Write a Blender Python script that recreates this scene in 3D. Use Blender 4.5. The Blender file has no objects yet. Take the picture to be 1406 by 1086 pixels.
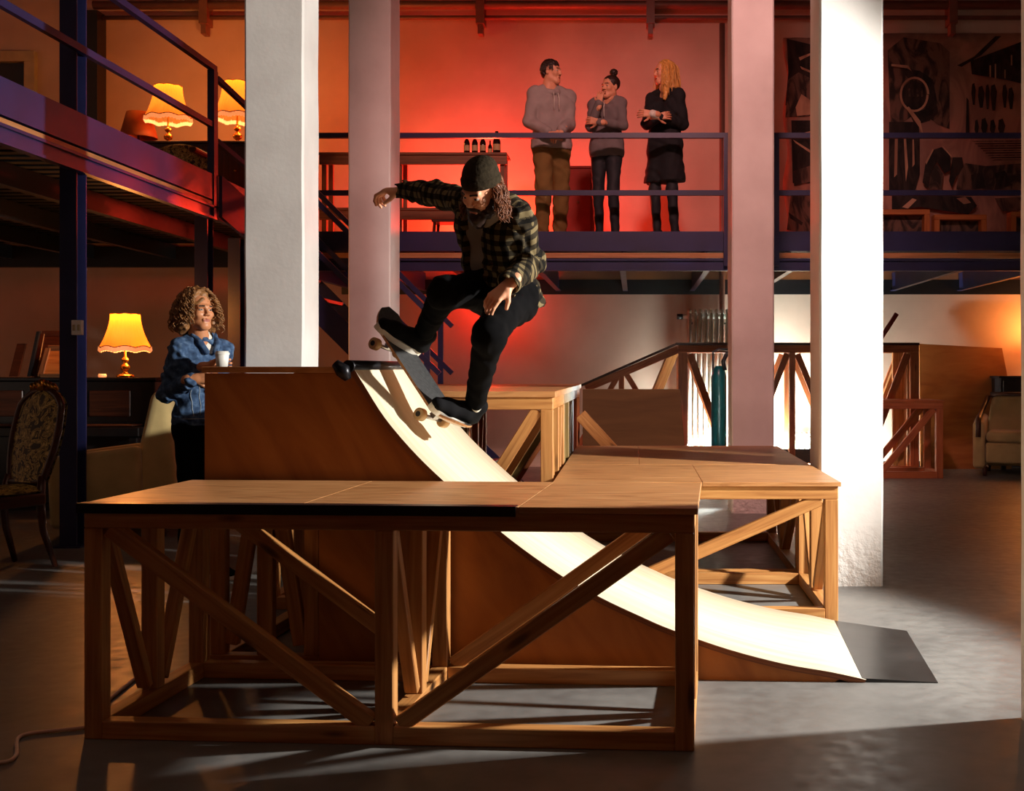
import bpy, bmesh, math, random
import numpy as np
from mathutils import Vector as V, Matrix, noise as mnoise
random.seed(7)
C = bpy.context.scene.collection
F = 1650.0; CX = 872.0; CY = 507.0; HC = 1.2
def P(px, py, Y): return V(((px-CX)*Y/F, Y, HC+(CY-py)*Y/F))
def G(px, py):
    Y = HC*F/(py-CY); return V(((px-CX)*Y/F, Y, 0))

# ------------------------------------------------------------------ materials
def _m(name):
    m = bpy.data.materials.new(name); m.use_nodes = True
    nt = m.node_tree; b = nt.nodes['Principled BSDF']
    return m, nt, b
def L(nt, a, b): nt.links.new(a, b)
def ramp(nt, stops):
    r = nt.nodes.new('ShaderNodeValToRGB'); e = r.color_ramp.elements
    while len(e) < len(stops): e.new(0.5)
    for i, (p, c) in enumerate(stops):
        e[i].position = p; e[i].color = (*c, 1) if len(c) == 3 else c
    return r
def rgb(*c):
    f = lambda x: x/12.92 if x <= .04045 else ((x+.055)/1.055)**2.4
    return tuple(f(x/255) for x in c)
def coords(nt, uv, scale, rnd=True):
    tc = nt.nodes.new('ShaderNodeTexCoord'); mp = nt.nodes.new('ShaderNodeMapping')
    mp.inputs['Scale'].default_value = scale
    src = tc.outputs['UV'] if uv else tc.outputs['Object']
    if rnd:
        oi = nt.nodes.new('ShaderNodeObjectInfo'); ml = nt.nodes.new('ShaderNodeMath'); ml.operation = 'MULTIPLY'
        ml.inputs[1].default_value = 37.0; L(nt, oi.outputs['Random'], ml.inputs[0])
        ad = nt.nodes.new('ShaderNodeVectorMath'); ad.operation = 'ADD'
        L(nt, src, ad.inputs[0]); L(nt, ml.outputs[0], ad.inputs[1]); src = ad.outputs[0]
    L(nt, src, mp.inputs['Vector']); return mp.outputs[0]
def bump(nt, b, h, strength, dist=.01):
    bp = nt.nodes.new('ShaderNodeBump'); bp.inputs['Strength'].default_value = strength; bp.inputs['Distance'].default_value = dist
    L(nt, h, bp.inputs['Height']); L(nt, bp.outputs[0], b.inputs['Normal'])
def plain(name, c, rough=.5, metal=0, var=.12, scale=8, bmp=0.0, spec=.5, sheen=0):
    m, nt, b = _m(name)
    b.inputs['Roughness'].default_value = rough; b.inputs['Metallic'].default_value = metal
    b.inputs['Specular IOR Level'].default_value = spec
    if sheen: b.inputs['Sheen Weight'].default_value = sheen
    n = nt.nodes.new('ShaderNodeTexNoise'); n.inputs['Scale'].default_value = scale; n.inputs['Detail'].default_value = 5
    L(nt, coords(nt, False, (1, 1, 1)), n.inputs['Vector'])
    r = ramp(nt, [(.3, tuple(x*(1-var) for x in c)), (.7, tuple(min(1, x*(1+var)) for x in c))])
    L(nt, n.outputs['Fac'], r.inputs[0]); L(nt, r.outputs[0], b.inputs['Base Color'])
    if bmp: bump(nt, b, n.outputs['Fac'], bmp)
    return m
def wood(name, dark, mid, light, sx=1.2, sy=22, rough=.5, knots=True, uvs=True, rings=.5):
    m, nt, b = _m(name); b.inputs['Roughness'].default_value = rough
    v = coords(nt, uvs, (sx, sy, sy))
    n = nt.nodes.new('ShaderNodeTexNoise'); n.inputs['Scale'].default_value = 2.2; n.inputs['Detail'].default_value = 7; n.inputs['Distortion'].default_value = rings
    L(nt, v, n.inputs['Vector'])
    r = ramp(nt, [(.25, dark), (.5, mid), (.75, light)]); L(nt, n.outputs['Fac'], r.inputs[0])
    out = r.outputs[0]
    if knots:
        v2 = coords(nt, uvs, (2.2, 9, 9)); vo = nt.nodes.new('ShaderNodeTexVoronoi'); vo.inputs['Scale'].default_value = 1.0
        L(nt, v2, vo.inputs['Vector'])
        kr = ramp(nt, [(.0, (1, 1, 1)), (.09, (.75,)*3), (.15, (0, 0, 0))]); L(nt, vo.outputs['Distance'], kr.inputs[0])
        mx = nt.nodes.new('ShaderNodeMixRGB'); mx.inputs[2].default_value = (*[x*.32 for x in dark], 1)
        L(nt, kr.outputs[0], mx.inputs[0]); L(nt, out, mx.inputs[1]); out = mx.outputs[0]
    L(nt, out, b.inputs['Base Color']); bump(nt, b, n.outputs['Fac'], .12, .004)
    return m
M = {}
M['pine'] = wood('pine', rgb(150, 92, 44), rgb(186, 128, 70), rgb(208, 154, 92))
M['pine_red'] = wood('pine_reddish', rgb(128, 62, 30), rgb(160, 86, 44), rgb(178, 102, 56))
M['pine_olive'] = wood('pine_weathered', rgb(110, 88, 48), rgb(138, 112, 64), rgb(156, 130, 80))
M['ply'] = wood('plywood', rgb(150, 98, 56), rgb(186, 130, 80), rgb(206, 152, 100), sx=1.6, sy=9, knots=False, rings=1.6, rough=.42)
M['ply_red'] = wood('plywood_red', rgb(146, 84, 32), rgb(168, 102, 42), rgb(180, 114, 52), sx=.8, sy=3.5, knots=False, rings=1.2, rough=.6)
M['ply_green'] = wood('plywood_dull', rgb(92, 72, 40), rgb(106, 84, 48), rgb(118, 94, 56), sx=.6, sy=5, knots=False, rough=.7)
M['birch'] = wood('birch_face', rgb(226, 206, 172), rgb(236, 220, 190), rgb(244, 232, 206), sx=.8, sy=12, knots=False, rough=.45)
M['ply_edge'] = wood('ply_edge', rgb(92, 50, 22), rgb(128, 72, 34), rgb(150, 92, 50), sx=.4, sy=160, knots=False, rough=.6)
M['walnut'] = wood('dark_walnut', rgb(40, 18, 10), rgb(66, 30, 16), rgb(84, 40, 22), knots=False, rough=.35)
M['oak'] = wood('shelf_oak', rgb(96, 58, 34), rgb(124, 80, 48), rgb(146, 98, 62), knots=False, rough=.5)
M['frame_wood'] = wood('frame_wood', rgb(150, 84, 34), rgb(178, 106, 48), rgb(196, 124, 60), knots=False, rough=.5)
M['black_edge'] = plain('black_angle_steel', (.012, .012, .016), .35, .6)
M['black'] = plain('black_paint', (.012, .012, .014), .4)
M['piano'] = plain('piano_lacquer', (.010, .008, .008), .18)
M['blue'] = plain('blue_enamel', rgb(36, 38, 78), .38, 0, .2, 3)
M['joist'] = plain('dark_corrugated_steel', (.02, .024, .026), .38, .5)
M['deck_wood'] = wood('deck_board', rgb(150, 100, 60), rgb(176, 120, 74), rgb(190, 136, 90), knots=False)
M['steel'] = plain('steel', (.45, .45, .46), .3, 1, .2)
M['pipe'] = plain('painted_pipe', rgb(120, 84, 72), .45)
M['radiator'] = plain('radiator_enamel', rgb(226, 226, 216), .35)
M['teal'] = plain('teal_enamel', rgb(10, 84, 88), .3)
M['cream'] = plain('cream_upholstery', rgb(196, 172, 118), .8, 0, .14, 5, .3, .2, .3)
M['beige_frame'] = plain('beige_paint', rgb(190, 176, 140), .6)
M['brass'] = plain('brass', rgb(200, 140, 60), .25, .9)
M['glass_brown'] = plain('bottle_glass', (.02, .007, .004), .06, 0, .1)
M['paper'] = plain('bottle_paper', rgb(200, 170, 120), .6)
M['white'] = plain('white_plastic', rgb(235, 232, 225), .4)
M['grey_plate'] = plain('kick_plate', (.035, .033, .032), .28, .3, .5, 3, .2)
M['cord'] = plain('cord_rubber', rgb(225, 190, 170), .5)
M['cloth_red'] = plain('red_cloth', rgb(150, 60, 50), .9)
M['skin'] = plain('skin', rgb(226, 160, 124), .5, 0, .05, 30)
M['skin_tan'] = plain('skin_tan', rgb(206, 138, 96), .45, 0, .05, 30)
M['lip'] = plain('lips', rgb(166, 92, 76), .6)
M['eyewhite'] = plain('eye_white', rgb(168, 156, 146), .4)
M['iris'] = plain('iris', (.02, .012, .008), .15)
M['brow'] = plain('brow_hair', (.03, .015, .008), .8)
M['hair_brown'] = plain('hair_brown', rgb(112, 62, 32), .55, 0, .35, 40)
M['hair_dark'] = plain('hair_dark', rgb(44, 26, 18), .5, 0, .3, 40)
M['hair_curl'] = plain('hair_curly', rgb(136, 92, 50), .55, 0, .4, 30)
M['hair_blond'] = plain('hair_blond', rgb(214, 158, 80), .5, 0, .25, 30)
M['beanie'] = plain('beanie_knit', rgb(46, 38, 27), .95, 0, .25, 60, .5, .1)
M['tee'] = plain('tee_grey', rgb(158, 150, 136), .9, 0, .12, 10, .2, .1)
M['hoodie'] = plain('hoodie_grey', rgb(160, 150, 146), .9, 0, .08, 10, .2, .1)
M['hoodie2'] = plain('hoodie_charcoal', rgb(118, 110, 110), .9, 0, .08, 10, .2, .1)
M['khaki'] = plain('khaki_twill', rgb(122, 96, 56), .85, 0, .12, 8, .2, .1)
M['denim_black'] = plain('black_denim', (.0042, .004, .0045), 1.0, 0, .3, 12, .2, .06)
M['legging'] = plain('dark_legging', (.010, .012, .017), .7)
M['dress'] = plain('black_dress', (.006, .006, .008), .85)
M['shoe'] = plain('black_suede', (.006, .006, .007), .9, 0, .2, 20, .1, .1)
M['sole'] = plain('rubber_sole', rgb(232, 226, 212), .6)
M['knit'] = plain('white_knit', rgb(225, 220, 208), .9, 0, .1, 80, .5)
M['gum'] = plain('brown_sole', rgb(60, 40, 28), .7)
M['urethane'] = plain('wheel_urethane', rgb(206, 170, 120), .4)
M['grip'] = plain('grip_tape', (.03, .03, .031), .85, 0, .3, 60, .3)
M['maple'] = wood('maple_ply', rgb(150, 96, 54), rgb(196, 140, 90), rgb(214, 160, 110), knots=False)
M['green_frame'] = plain('gilt_panel', rgb(120, 104, 64), .5)

def denim():
    m, nt, b = _m('blue_denim'); b.inputs['Roughness'].default_value = .85; b.inputs['Specular IOR Level'].default_value = .15
    v = coords(nt, False, (1, 1, 1), False)
    n = nt.nodes.new('ShaderNodeTexNoise'); n.inputs['Scale'].default_value = 34; n.inputs['Detail'].default_value = 6; n.inputs['Distortion'].default_value = .3
    L(nt, v, n.inputs['Vector'])
    r = ramp(nt, [(.3, rgb(46, 64, 92)), (.52, rgb(66, 90, 124)), (.75, rgb(104, 130, 162))]); L(nt, n.outputs['Fac'], r.inputs[0])
    L(nt, r.outputs[0], b.inputs['Base Color']); bump(nt, b, n.outputs['Fac'], .2, .01); return m
M['denim'] = denim()
M['denim_light'] = plain('denim_seam', rgb(150, 160, 170), .8)
def plaid():
    m, nt, b = _m('plaid_flannel'); b.inputs['Roughness'].default_value = .9; b.inputs['Specular IOR Level'].default_value = .12
    at = nt.nodes.new('ShaderNodeAttribute'); at.attribute_name = 'weave'
    sp = nt.nodes.new('ShaderNodeSeparateXYZ'); L(nt, at.outputs['Vector'], sp.inputs[0])
    def band(o, per, w):
        a = nt.nodes.new('ShaderNodeMath'); a.operation = 'MULTIPLY'; a.inputs[1].default_value = 1/per; L(nt, o, a.inputs[0])
        f = nt.nodes.new('ShaderNodeMath'); f.operation = 'FRACT'; L(nt, a.outputs[0], f.inputs[0])
        c = nt.nodes.new('ShaderNodeMath'); c.operation = 'LESS_THAN'; c.inputs[1].default_value = w; L(nt, f.outputs[0], c.inputs[0])
        return c.outputs[0]
    a = band(sp.outputs[0], .047, .5); c = band(sp.outputs[1], .047, .5)
    s = nt.nodes.new('ShaderNodeMath'); s.operation = 'ADD'; L(nt, a, s.inputs[0]); L(nt, c, s.inputs[1])
    h = nt.nodes.new('ShaderNodeMath'); h.operation = 'MULTIPLY'; h.inputs[1].default_value = .5; L(nt, s.outputs[0], h.inputs[0])
    r = ramp(nt, [(0, rgb(18, 15, 12)), (.5, rgb(48, 41, 30)), (1, rgb(112, 98, 70))]); L(nt, h.outputs[0], r.inputs[0])
    L(nt, r.outputs[0], b.inputs['Base Color'])
    n = nt.nodes.new('ShaderNodeTexNoise'); n.inputs['Scale'].default_value = 60; L(nt, coords(nt, False, (1, 1, 1)), n.inputs['Vector']); bump(nt, b, n.outputs['Fac'], .3, .005)
    return m
M['plaid'] = plaid()
def brocade():
    m, nt, b = _m('gilt_brocade'); b.inputs['Roughness'].default_value = .55
    v = coords(nt, False, (1, 1, 1), False)
    n = nt.nodes.new('ShaderNodeTexNoise'); n.inputs['Scale'].default_value = 13; n.inputs['Detail'].default_value = 2; n.inputs['Distortion'].default_value = 2.2
    L(nt, v, n.inputs['Vector'])
    r = ramp(nt, [(.44, rgb(56, 42, 20)), (.5, rgb(214, 180, 98)), (.56, rgb(98, 78, 36)), (.66, rgb(220, 190, 112))]); L(nt, n.outputs['Fac'], r.inputs[0])
    L(nt, r.outputs[0], b.inputs['Base Color']); bump(nt, b, n.outputs['Fac'], .4, .01); return m
M['brocade'] = brocade()
def plaster(name, c1, c2, bmp=.25):
    m, nt, b = _m(name); b.inputs['Roughness'].default_value = .75
    v = coords(nt, False, (1, 1, 1), False)
    n = nt.nodes.new('ShaderNodeTexNoise'); n.inputs['Scale'].default_value = 1.1; n.inputs['Detail'].default_value = 8; L(nt, v, n.inputs['Vector'])
    r = ramp(nt, [(.3, c1), (.7, c2)]); L(nt, n.outputs['Fac'], r.inputs[0]); L(nt, r.outputs[0], b.inputs['Base Color'])
    br = nt.nodes.new('ShaderNodeTexBrick'); br.inputs['Scale'].default_value = 2.2; br.inputs['Mortar Size'].default_value = .012
    br.inputs['Color1'].default_value = (1, 1, 1, 1); br.inputs['Color2'].default_value = (.9, .9, .9, 1); br.inputs['Mortar'].default_value = (.4, .4, .4, 1)
    mp = nt.nodes.new('ShaderNodeMapping'); mp.inputs['Rotation'].default_value = (math.pi/2, 0, 0); L(nt, v, mp.inputs[0]); L(nt, mp.outputs[0], br.inputs['Vector'])
    bump(nt, b, br.outputs['Color'], bmp, .004); return m
M['wall'] = plaster('painted_masonry', rgb(196, 168, 150), rgb(222, 196, 178))
def colmat():
    m, nt, b = _m('painted_column'); b.inputs['Roughness'].default_value = .5
    v = coords(nt, False, (1, 1, 1), True)
    n = nt.nodes.new('ShaderNodeTexNoise'); n.inputs['Scale'].default_value = 2.5; n.inputs['Detail'].default_value = 8; L(nt, v, n.inputs['Vector'])
    r = ramp(nt, [(.3, rgb(206, 200, 196)), (.7, rgb(226, 222, 218))]); L(nt, n.outputs['Fac'], r.inputs[0]); L(nt, r.outputs[0], b.inputs['Base Color'])
    # chipped, rough patches near the foot and scattered pits
    n2 = nt.nodes.new('ShaderNodeTexNoise'); n2.inputs['Scale'].default_value = 26; n2.inputs['Detail'].default_value = 4; L(nt, v, n2.inputs['Vector'])
    g = nt.nodes.new('ShaderNodeNewGeometry'); sp = nt.nodes.new('ShaderNodeSeparateXYZ'); L(nt, g.outputs['Position'], sp.inputs[0])
    mr = nt.nodes.new('ShaderNodeMapRange'); mr.inputs[1].default_value = .35; mr.inputs[2].default_value = 0; mr.inputs[3].default_value = .05; mr.inputs[4].default_value = 1.0
    L(nt, sp.outputs[2], mr.inputs[0])
    mu = nt.nodes.new('ShaderNodeMath'); mu.operation = 'MULTIPLY'; L(nt, n2.outputs['Fac'], mu.inputs[0]); L(nt, mr.outputs[0], mu.inputs[1])
    bump(nt, b, mu.outputs[0], .45, .05); return m
M['column'] = colmat()
def floormat():
    m, nt, b = _m('polished_concrete')
    v = coords(nt, False, (1, 1, 1), False)
    n = nt.nodes.new('ShaderNodeTexNoise'); n.inputs['Scale'].default_value = .9; n.inputs['Detail'].default_value = 10; n.inputs['Roughness'].default_value = .65; L(nt, v, n.inputs['Vector'])
    r = ramp(nt, [(.25, rgb(84, 82, 80)), (.5, rgb(112, 110, 108)), (.8, rgb(136, 134, 130))]); L(nt, n.outputs['Fac'], r.inputs[0])
    n2 = nt.nodes.new('ShaderNodeTexNoise'); n2.inputs['Scale'].default_value = 14; n2.inputs['Detail'].default_value = 6; L(nt, v, n2.inputs['Vector'])
    r2 = ramp(nt, [(.3, (.75,)*3), (.6, (1,)*3)]); L(nt, n2.outputs['Fac'], r2.inputs[0])
    mx = nt.nodes.new('ShaderNodeMixRGB'); mx.blend_type = 'MULTIPLY'; mx.inputs[0].default_value = .6; L(nt, r.outputs[0], mx.inputs[1]); L(nt, r2.outputs[0], mx.inputs[2])
    vo = nt.nodes.new('ShaderNodeTexVoronoi'); vo.inputs['Scale'].default_value = 1.7; L(nt, v, vo.inputs['Vector'])
    r3 = ramp(nt, [(0, (.25,)*3), (.018, (.3,)*3), (.03, (1,)*3)]); L(nt, vo.outputs['Distance'], r3.inputs[0])
    mx2 = nt.nodes.new('ShaderNodeMixRGB'); mx2.blend_type = 'MULTIPLY'; mx2.inputs[0].default_value = 1; L(nt, mx.outputs[0], mx2.inputs[1]); L(nt, r3.outputs[0], mx2.inputs[2])
    L(nt, mx2.outputs[0], b.inputs['Base Color'])
    rr = ramp(nt, [(.3, (.34,)*3), (.7, (.52,)*3)]); L(nt, n2.outputs['Fac'], rr.inputs[0]); L(nt, rr.outputs[0], b.inputs['Roughness'])
    bump(nt, b, n2.outputs['Fac'], .08, .01); return m
M['floor'] = floormat()
M['ceiling'] = plain('dark_ceiling', (.05, .045, .04), .9)
def emit(name, c, s, base=(.8, .6, .4)):
    m, nt, b = _m(name); b.inputs['Base Color'].default_value = (*base, 1)
    b.inputs['Emission Color'].default_value = (*c, 1); b.inputs['Emission Strength'].default_value = s; b.inputs['Roughness'].default_value = .8
    return m
def shade_mat():
    m, nt, b = _m('lit_pleated_silk'); b.inputs['Base Color'].default_value = (.8, .4, .1, 1); b.inputs['Roughness'].default_value = .9
    tr = nt.nodes.new('ShaderNodeBsdfTranslucent'); tr.inputs[0].default_value = (.62, .20, .025, 1); mx = nt.nodes.new('ShaderNodeMixShader'); mx.inputs[0].default_value = .7
    L(nt, b.outputs[0], mx.inputs[1]); L(nt, tr.outputs[0], mx.inputs[2]); L(nt, mx.outputs[0], nt.nodes['Material Output'].inputs[0])
    at = nt.nodes.new('ShaderNodeTexCoord'); w = nt.nodes.new('ShaderNodeTexNoise'); w.inputs['Scale'].default_value = 9; L(nt, at.outputs['Object'], w.inputs['Vector'])
    r = ramp(nt, [(.3, (1, .30, .02)), (.7, (1, .48, .09))]); L(nt, w.outputs['Fac'], r.inputs[0]); L(nt, r.outputs[0], b.inputs['Emission Color'])
    b.inputs['Emission Strength'].default_value = .35; return m
M['shade_lit'] = shade_mat()
M['fringe_lit'] = emit('lit_fringe', (1, .28, .08), .9)
M['shade_off'] = plain('unlit_shade', rgb(176, 96, 50), .9)
M['bulb_red'] = emit('red_lamp_face', (1, .05, .02), 60)
M['bulb_white'] = emit('white_lamp_face', (.85, 1, .95), 30)

# ------------------------------------------------------------------ mesh helpers
class B:
    def __init__(s): s.v = []; s.f = []; s.uv = []; s.mi = []; s.smooth = []
    def face(s, pts, uvs=None, mi=0, smooth=False):
        k = len(s.v); s.v += [tuple(p) for p in pts]; s.f.append(tuple(range(k, k+len(pts))))
        s.uv.append(uvs or [(0, 0)]*len(pts)); s.mi.append(mi); s.smooth.append(smooth); return s
    def hexa(s, p, mi=0, ax=0):          # 8 points: bottom 4 (ccw), top 4; grain runs along axis ax (0: p0->p1, 1: p1->p2, 2: p0->p4)
        p = [V(q) for q in p]
        ls = [(p[1]-p[0]).length, (p[2]-p[1]).length, (p[4]-p[0]).length]
        k = len(s.v); s.v += [tuple(q) for q in p]
        c = [(0, 0, 0), (1, 0, 0), (1, 1, 0), (0, 1, 0), (0, 0, 1), (1, 0, 1), (1, 1, 1), (0, 1, 1)]
        for f in ((0, 3, 2, 1), (4, 5, 6, 7), (0, 1, 5, 4), (1, 2, 6, 5), (2, 3, 7, 6), (3, 0, 4, 7)):
            s.f.append(tuple(k+i for i in f)); s.mi.append(mi); s.smooth.append(False)
            va = [a for a in range(3) if len({c[i][a] for i in f}) > 1]
            u = ax if ax in va else va[0]; w = [a for a in va if a != u][0]
            s.uv.append([(c[i][u]*ls[u], c[i][w]*ls[w]+.17*(f[0]+f[1])) for i in f])
        return s
    def box(s, x0, x1, y0, y1, z0, z1, mi=0, ax=None):
        if ax is None: ax = max(range(3), key=lambda i: (x1-x0, y1-y0, z1-z0)[i])
        return s.hexa([(x0, y0, z0), (x1, y0, z0), (x1, y1, z0), (x0, y1, z0), (x0, y0, z1), (x1, y0, z1), (x1, y1, z1), (x0, y1, z1)], mi, ax)
    def beam(s, a, b, w, h, up=(0, 0, 1), mi=0):
        a = V(a); b = V(b); d = (b-a).normalized(); sd = d.cross(V(up))
        if sd.length < 1e-4: sd = d.cross(V((0, 1, 0)))
        sd.normalize(); u = sd.cross(d).normalized(); sd *= w/2; u *= h/2
        return s.hexa([a-sd-u, b-sd-u, b+sd-u, a+sd-u, a-sd+u, b-sd+u, b+sd+u, a+sd+u], mi, 0)
    def tube(s, pts, r, n=10, mi=0, cap=True, closed=False):
        pts = [V(p) for p in pts]; m = len(pts); rs = r if isinstance(r, (list, tuple)) else [r]*m
        k = len(s.v); up = None
        for i, p in enumerate(pts):
            if closed: d = pts[(i+1) % m]-pts[i-1]
            else: d = pts[min(i+1, m-1)]-pts[max(i-1, 0)]
            d.normalize()
            if up is None:
                up = V((0, 0, 1)) if abs(d.z) < .9 else V((1, 0, 0))
            x = d.cross(up); x.normalize(); up = x.cross(d).normalized()
            for j in range(n):
                a = 2*math.pi*j/n; s.v.append(tuple(p+(x*math.cos(a)+up*math.sin(a))*rs[i]))
        for i in range(m if closed else m-1):
            for j in range(n):
                i2 = (i+1) % m
                s.f.append((k+i*n+j, k+i*n+(j+1) % n, k+i2*n+(j+1) % n, k+i2*n+j)); s.uv.append([(i*.1, j*.01)]*4); s.mi.append(mi); s.smooth.append(True)
        if cap and not closed:
            s.f.append(tuple(k+j for j in range(n))[::-1]); s.f.append(tuple(k+(m-1)*n+j for j in range(n)))
            s.uv += [[(0, 0)]*n]*2; s.mi += [mi]*2; s.smooth += [False]*2
        return s
    def lathe(s, c, prof, n=24, mi=0, wob=None):
        c = V(c); k = len(s.v); m = len(prof)
        for i, (r, z) in enumerate(prof):
            for j in range(n):
                a = 2*math.pi*j/n; rr, zz = (r, z) if wob is None else wob(i, a, r, z)
                s.v.append((c.x+rr*math.cos(a), c.y+rr*math.sin(a), c.z+zz))
        for i in range(m-1):
            for j in range(n):
                s.f.append((k+i*n+j, k+i*n+(j+1) % n, k+(i+1)*n+(j+1) % n, k+(i+1)*n+j)); s.uv.append([(0, 0)]*4); s.mi.append(mi); s.smooth.append(True)
        return s
    def prism(s, poly, off, mi=0):       # planar polygon (3-d points) pushed by vector off
        off = V(off); n = len(poly); a = [V(p) for p in poly]; b = [p+off for p in a]
        e = (a[1]-a[0]).normalized(); nn = off.normalized(); g = nn.cross(e)
        uv = [((p-a[0]).dot(e), (p-a[0]).dot(g)) for p in a]
        s.face(a, uv, mi); s.face(b[::-1], uv[::-1], mi)
        for i in range(n):
            j = (i+1) % n; l = (a[j]-a[i]).length
            s.face([a[i], b[i], b[j], a[j]], [(0, 0), (0, off.length), (l, off.length), (l, 0)], mi)
        return s
    def grid(s, rows, mi=0, smooth=True, closed=False):
        k = len(s.v); m = len(rows); n = len(rows[0])
        for r in rows: s.v += [tuple(p) for p in r]
        for i in range(m-1):
            for j in range(n if closed else n-1):
                j2 = (j+1) % n
                s.f.append((k+i*n+j, k+i*n+j2, k+(i+1)*n+j2, k+(i+1)*n+j)); s.uv.append([(i*.05, j*.05), (i*.05, j*.05+.05), (i*.05+.05, j*.05+.05), (i*.05+.05, j*.05)]); s.mi.append(mi); s.smooth.append(smooth)
        return s
    def obj(s, name, mats, parent=None, bevel=0, weld=False, label=None):
        loc = V(parent_loc(parent)) if parent else V((0, 0, 0))
        me = bpy.data.meshes.new(name); me.from_pydata([tuple(V(v)-loc) for v in s.v], [], s.f)
        mats = mats if isinstance(mats, (list, tuple)) else [mats]
        for m in mats: me.materials.append(M[m])
        uvl = me.uv_layers.new(name='UVMap'); flat = []
        for u in s.uv:
            for q in u: flat += [q[0], q[1]]
        uvl.data.foreach_set('uv', flat)
        me.polygons.foreach_set('material_index', s.mi); me.polygons.foreach_set('use_smooth', s.smooth)
        bm = bmesh.new(); bm.from_mesh(me)
        if weld: bmesh.ops.remove_doubles(bm, verts=bm.verts, dist=1e-5)
        bmesh.ops.recalc_face_normals(bm, faces=bm.faces); bm.to_mesh(me); bm.free()
        o = bpy.data.objects.new(name, me); C.objects.link(o)
        if parent: o.parent = parent
        if bevel:
            md = o.modifiers.new('b', 'BEVEL'); md.width = bevel; md.segments = 1; md.limit_method = 'ANGLE'
        if label: o['label'] = label
        return o
def parent_loc(o):
    p = V((0, 0, 0))
    while o: p += o.location; o = o.parent
    return p
def thing(name, loc, label, cat, group=None, rz=0):
    o = bpy.data.objects.new(name, None); C.objects.link(o); o.location = loc; o.rotation_euler = (0, 0, rz)
    o.empty_display_size = .1; o['label'] = label; o['category'] = cat
    if group: o['group'] = group
    return o
def tag(o, label, cat, group=None):
    o['label'] = label; o['category'] = cat
    if group: o['group'] = group
    return o
def struct(o): o['kind'] = 'structure'; return o
def recenter(o):
    """move a top-level mesh's origin to the base of its shape"""
    me = o.data; n = len(me.vertices); co = np.empty(n*3); me.vertices.foreach_get('co', co); co = co.reshape(-1, 3)
    c = (co.min(0)+co.max(0))/2; c[2] = co[:, 2].min(); co -= c; me.vertices.foreach_set('co', co.ravel()); o.location = c; return o
def copy_tree(o, parent=None):
    c = o.copy(); C.objects.link(c); c.parent = parent
    for ch in list(o.children): copy_tree(ch, c)
    return c
# ------------------------------------------------------------------ camera and setting
cam = bpy.data.cameras.new('camera'); co_ = bpy.data.objects.new('camera', cam); C.objects.link(co_)
co_.location = (0, 0, HC); co_.rotation_euler = (math.pi/2, 0, 0)
cam.sensor_width = 36; cam.lens = F*36/1406; cam.shift_x = (703-CX)/1406; cam.shift_y = -(543-CY)/1406
cam.clip_end = 100; bpy.context.scene.camera = co_
YW = 14.8; XL = -9.2; XR = 7.5; YB = -3.0; ZC = 6.6
struct(B().box(XL-.2, XR+.2, YB-.2, YW+.2, -.2, 0).obj('floor', 'floor'))
struct(B().box(XL-.2, XR+.2, YB-.2, YW+.2, ZC, ZC+.2).obj('ceiling', 'ceiling'))
struct(B().box(XL-.2, XR+.2, YW, YW+.2, 0, ZC).obj('wall_back', 'wall'))
struct(B().box(XL-.2, XL, YB, YW, 0, ZC).obj('wall_left', 'wall'))
struct(B().box(XR, XR+.2, YB, YW, 0, ZC).obj('wall_right', 'wall'))
struct(B().box(XL-.2, XR+.2, YB-.2, YB, 0, ZC).obj('wall_front', 'wall'))
struct(B().box(1.0, XR, YW-.02, YW, 0, .07).obj('baseboard_back', 'black'))
# window frame on the back wall, upstairs left
def rectframe(b, x0, x1, y0, y1, z0, z1, w):
    b.box(x0, x1, y0, y1, z1-w, z1); b.box(x0, x1, y0, y1, z0, z0+w)
    b.box(x0, x0+w, y0, y1, z0+w, z1-w); b.box(x1-w, x1, y0, y1, z0+w, z1-w)
w1 = P(52, 72, YW); b = B(); rectframe(b, w1.x-1.6, w1.x, YW-.09, YW, w1.z-1.3, w1.z, .13)
wo = struct(b.obj('window_1', 'beige_frame', bevel=.006)); wo.location.y = 0
b = B(); b.box(w1.x-1.45, w1.x-.14, YW-.03, YW-.01, w1.z-1.16, w1.z-.14); b.box(w1.x-.8, w1.x-.74, YW-.06, YW-.02, w1.z-1.16, w1.z-.13, 1)
b.obj('window_pane', ['black', 'beige_frame'], wo)
# concrete columns
def column(px0, px1, pyb, depth, Y, lab, zt=ZC):
    x0 = (px0-CX)*Y/F; x1 = (px1-CX)*Y/F; b = B()
    n = 44; rows = []
    for i in range(n+1):
        z = zt*i/n; r = []
        for (cx, cy) in ((x0, Y), (x1, Y), (x1, Y+depth), (x0, Y+depth)):
            dx = .004*mnoise.noise(V((cx*3, cy, z*2.3))); r.append((cx+dx, cy+dx*.5, z))
        rows.append(r)
    b.grid(rows, smooth=False, closed=True)
    o = b.obj('concrete_column', 'column', bevel=.012); recenter(o); return tag(o, lab, 'column')
column(1125, 1213, 0, .354, 6.64, 'wide white painted concrete column with flaking foot, right of the low ramp, brightly lit')
column(335, 417, 0, .34, 7.05, 'broad pale column with a bright lit right side, behind the plywood side of the ramp')
column(478, 536, 0, .40, 10.0, 'slim grey column behind the ramp lip, left of the red lit wall')
column(1005, 1063, 0, .45, 10.0, 'pinkish column rising behind the far right wooden box')
column(1525, 1700, 0, .79, 3.35, 'near column cut by the right edge of the picture')  # depth extended out of view so it blocks the key from the foreground floor
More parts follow.
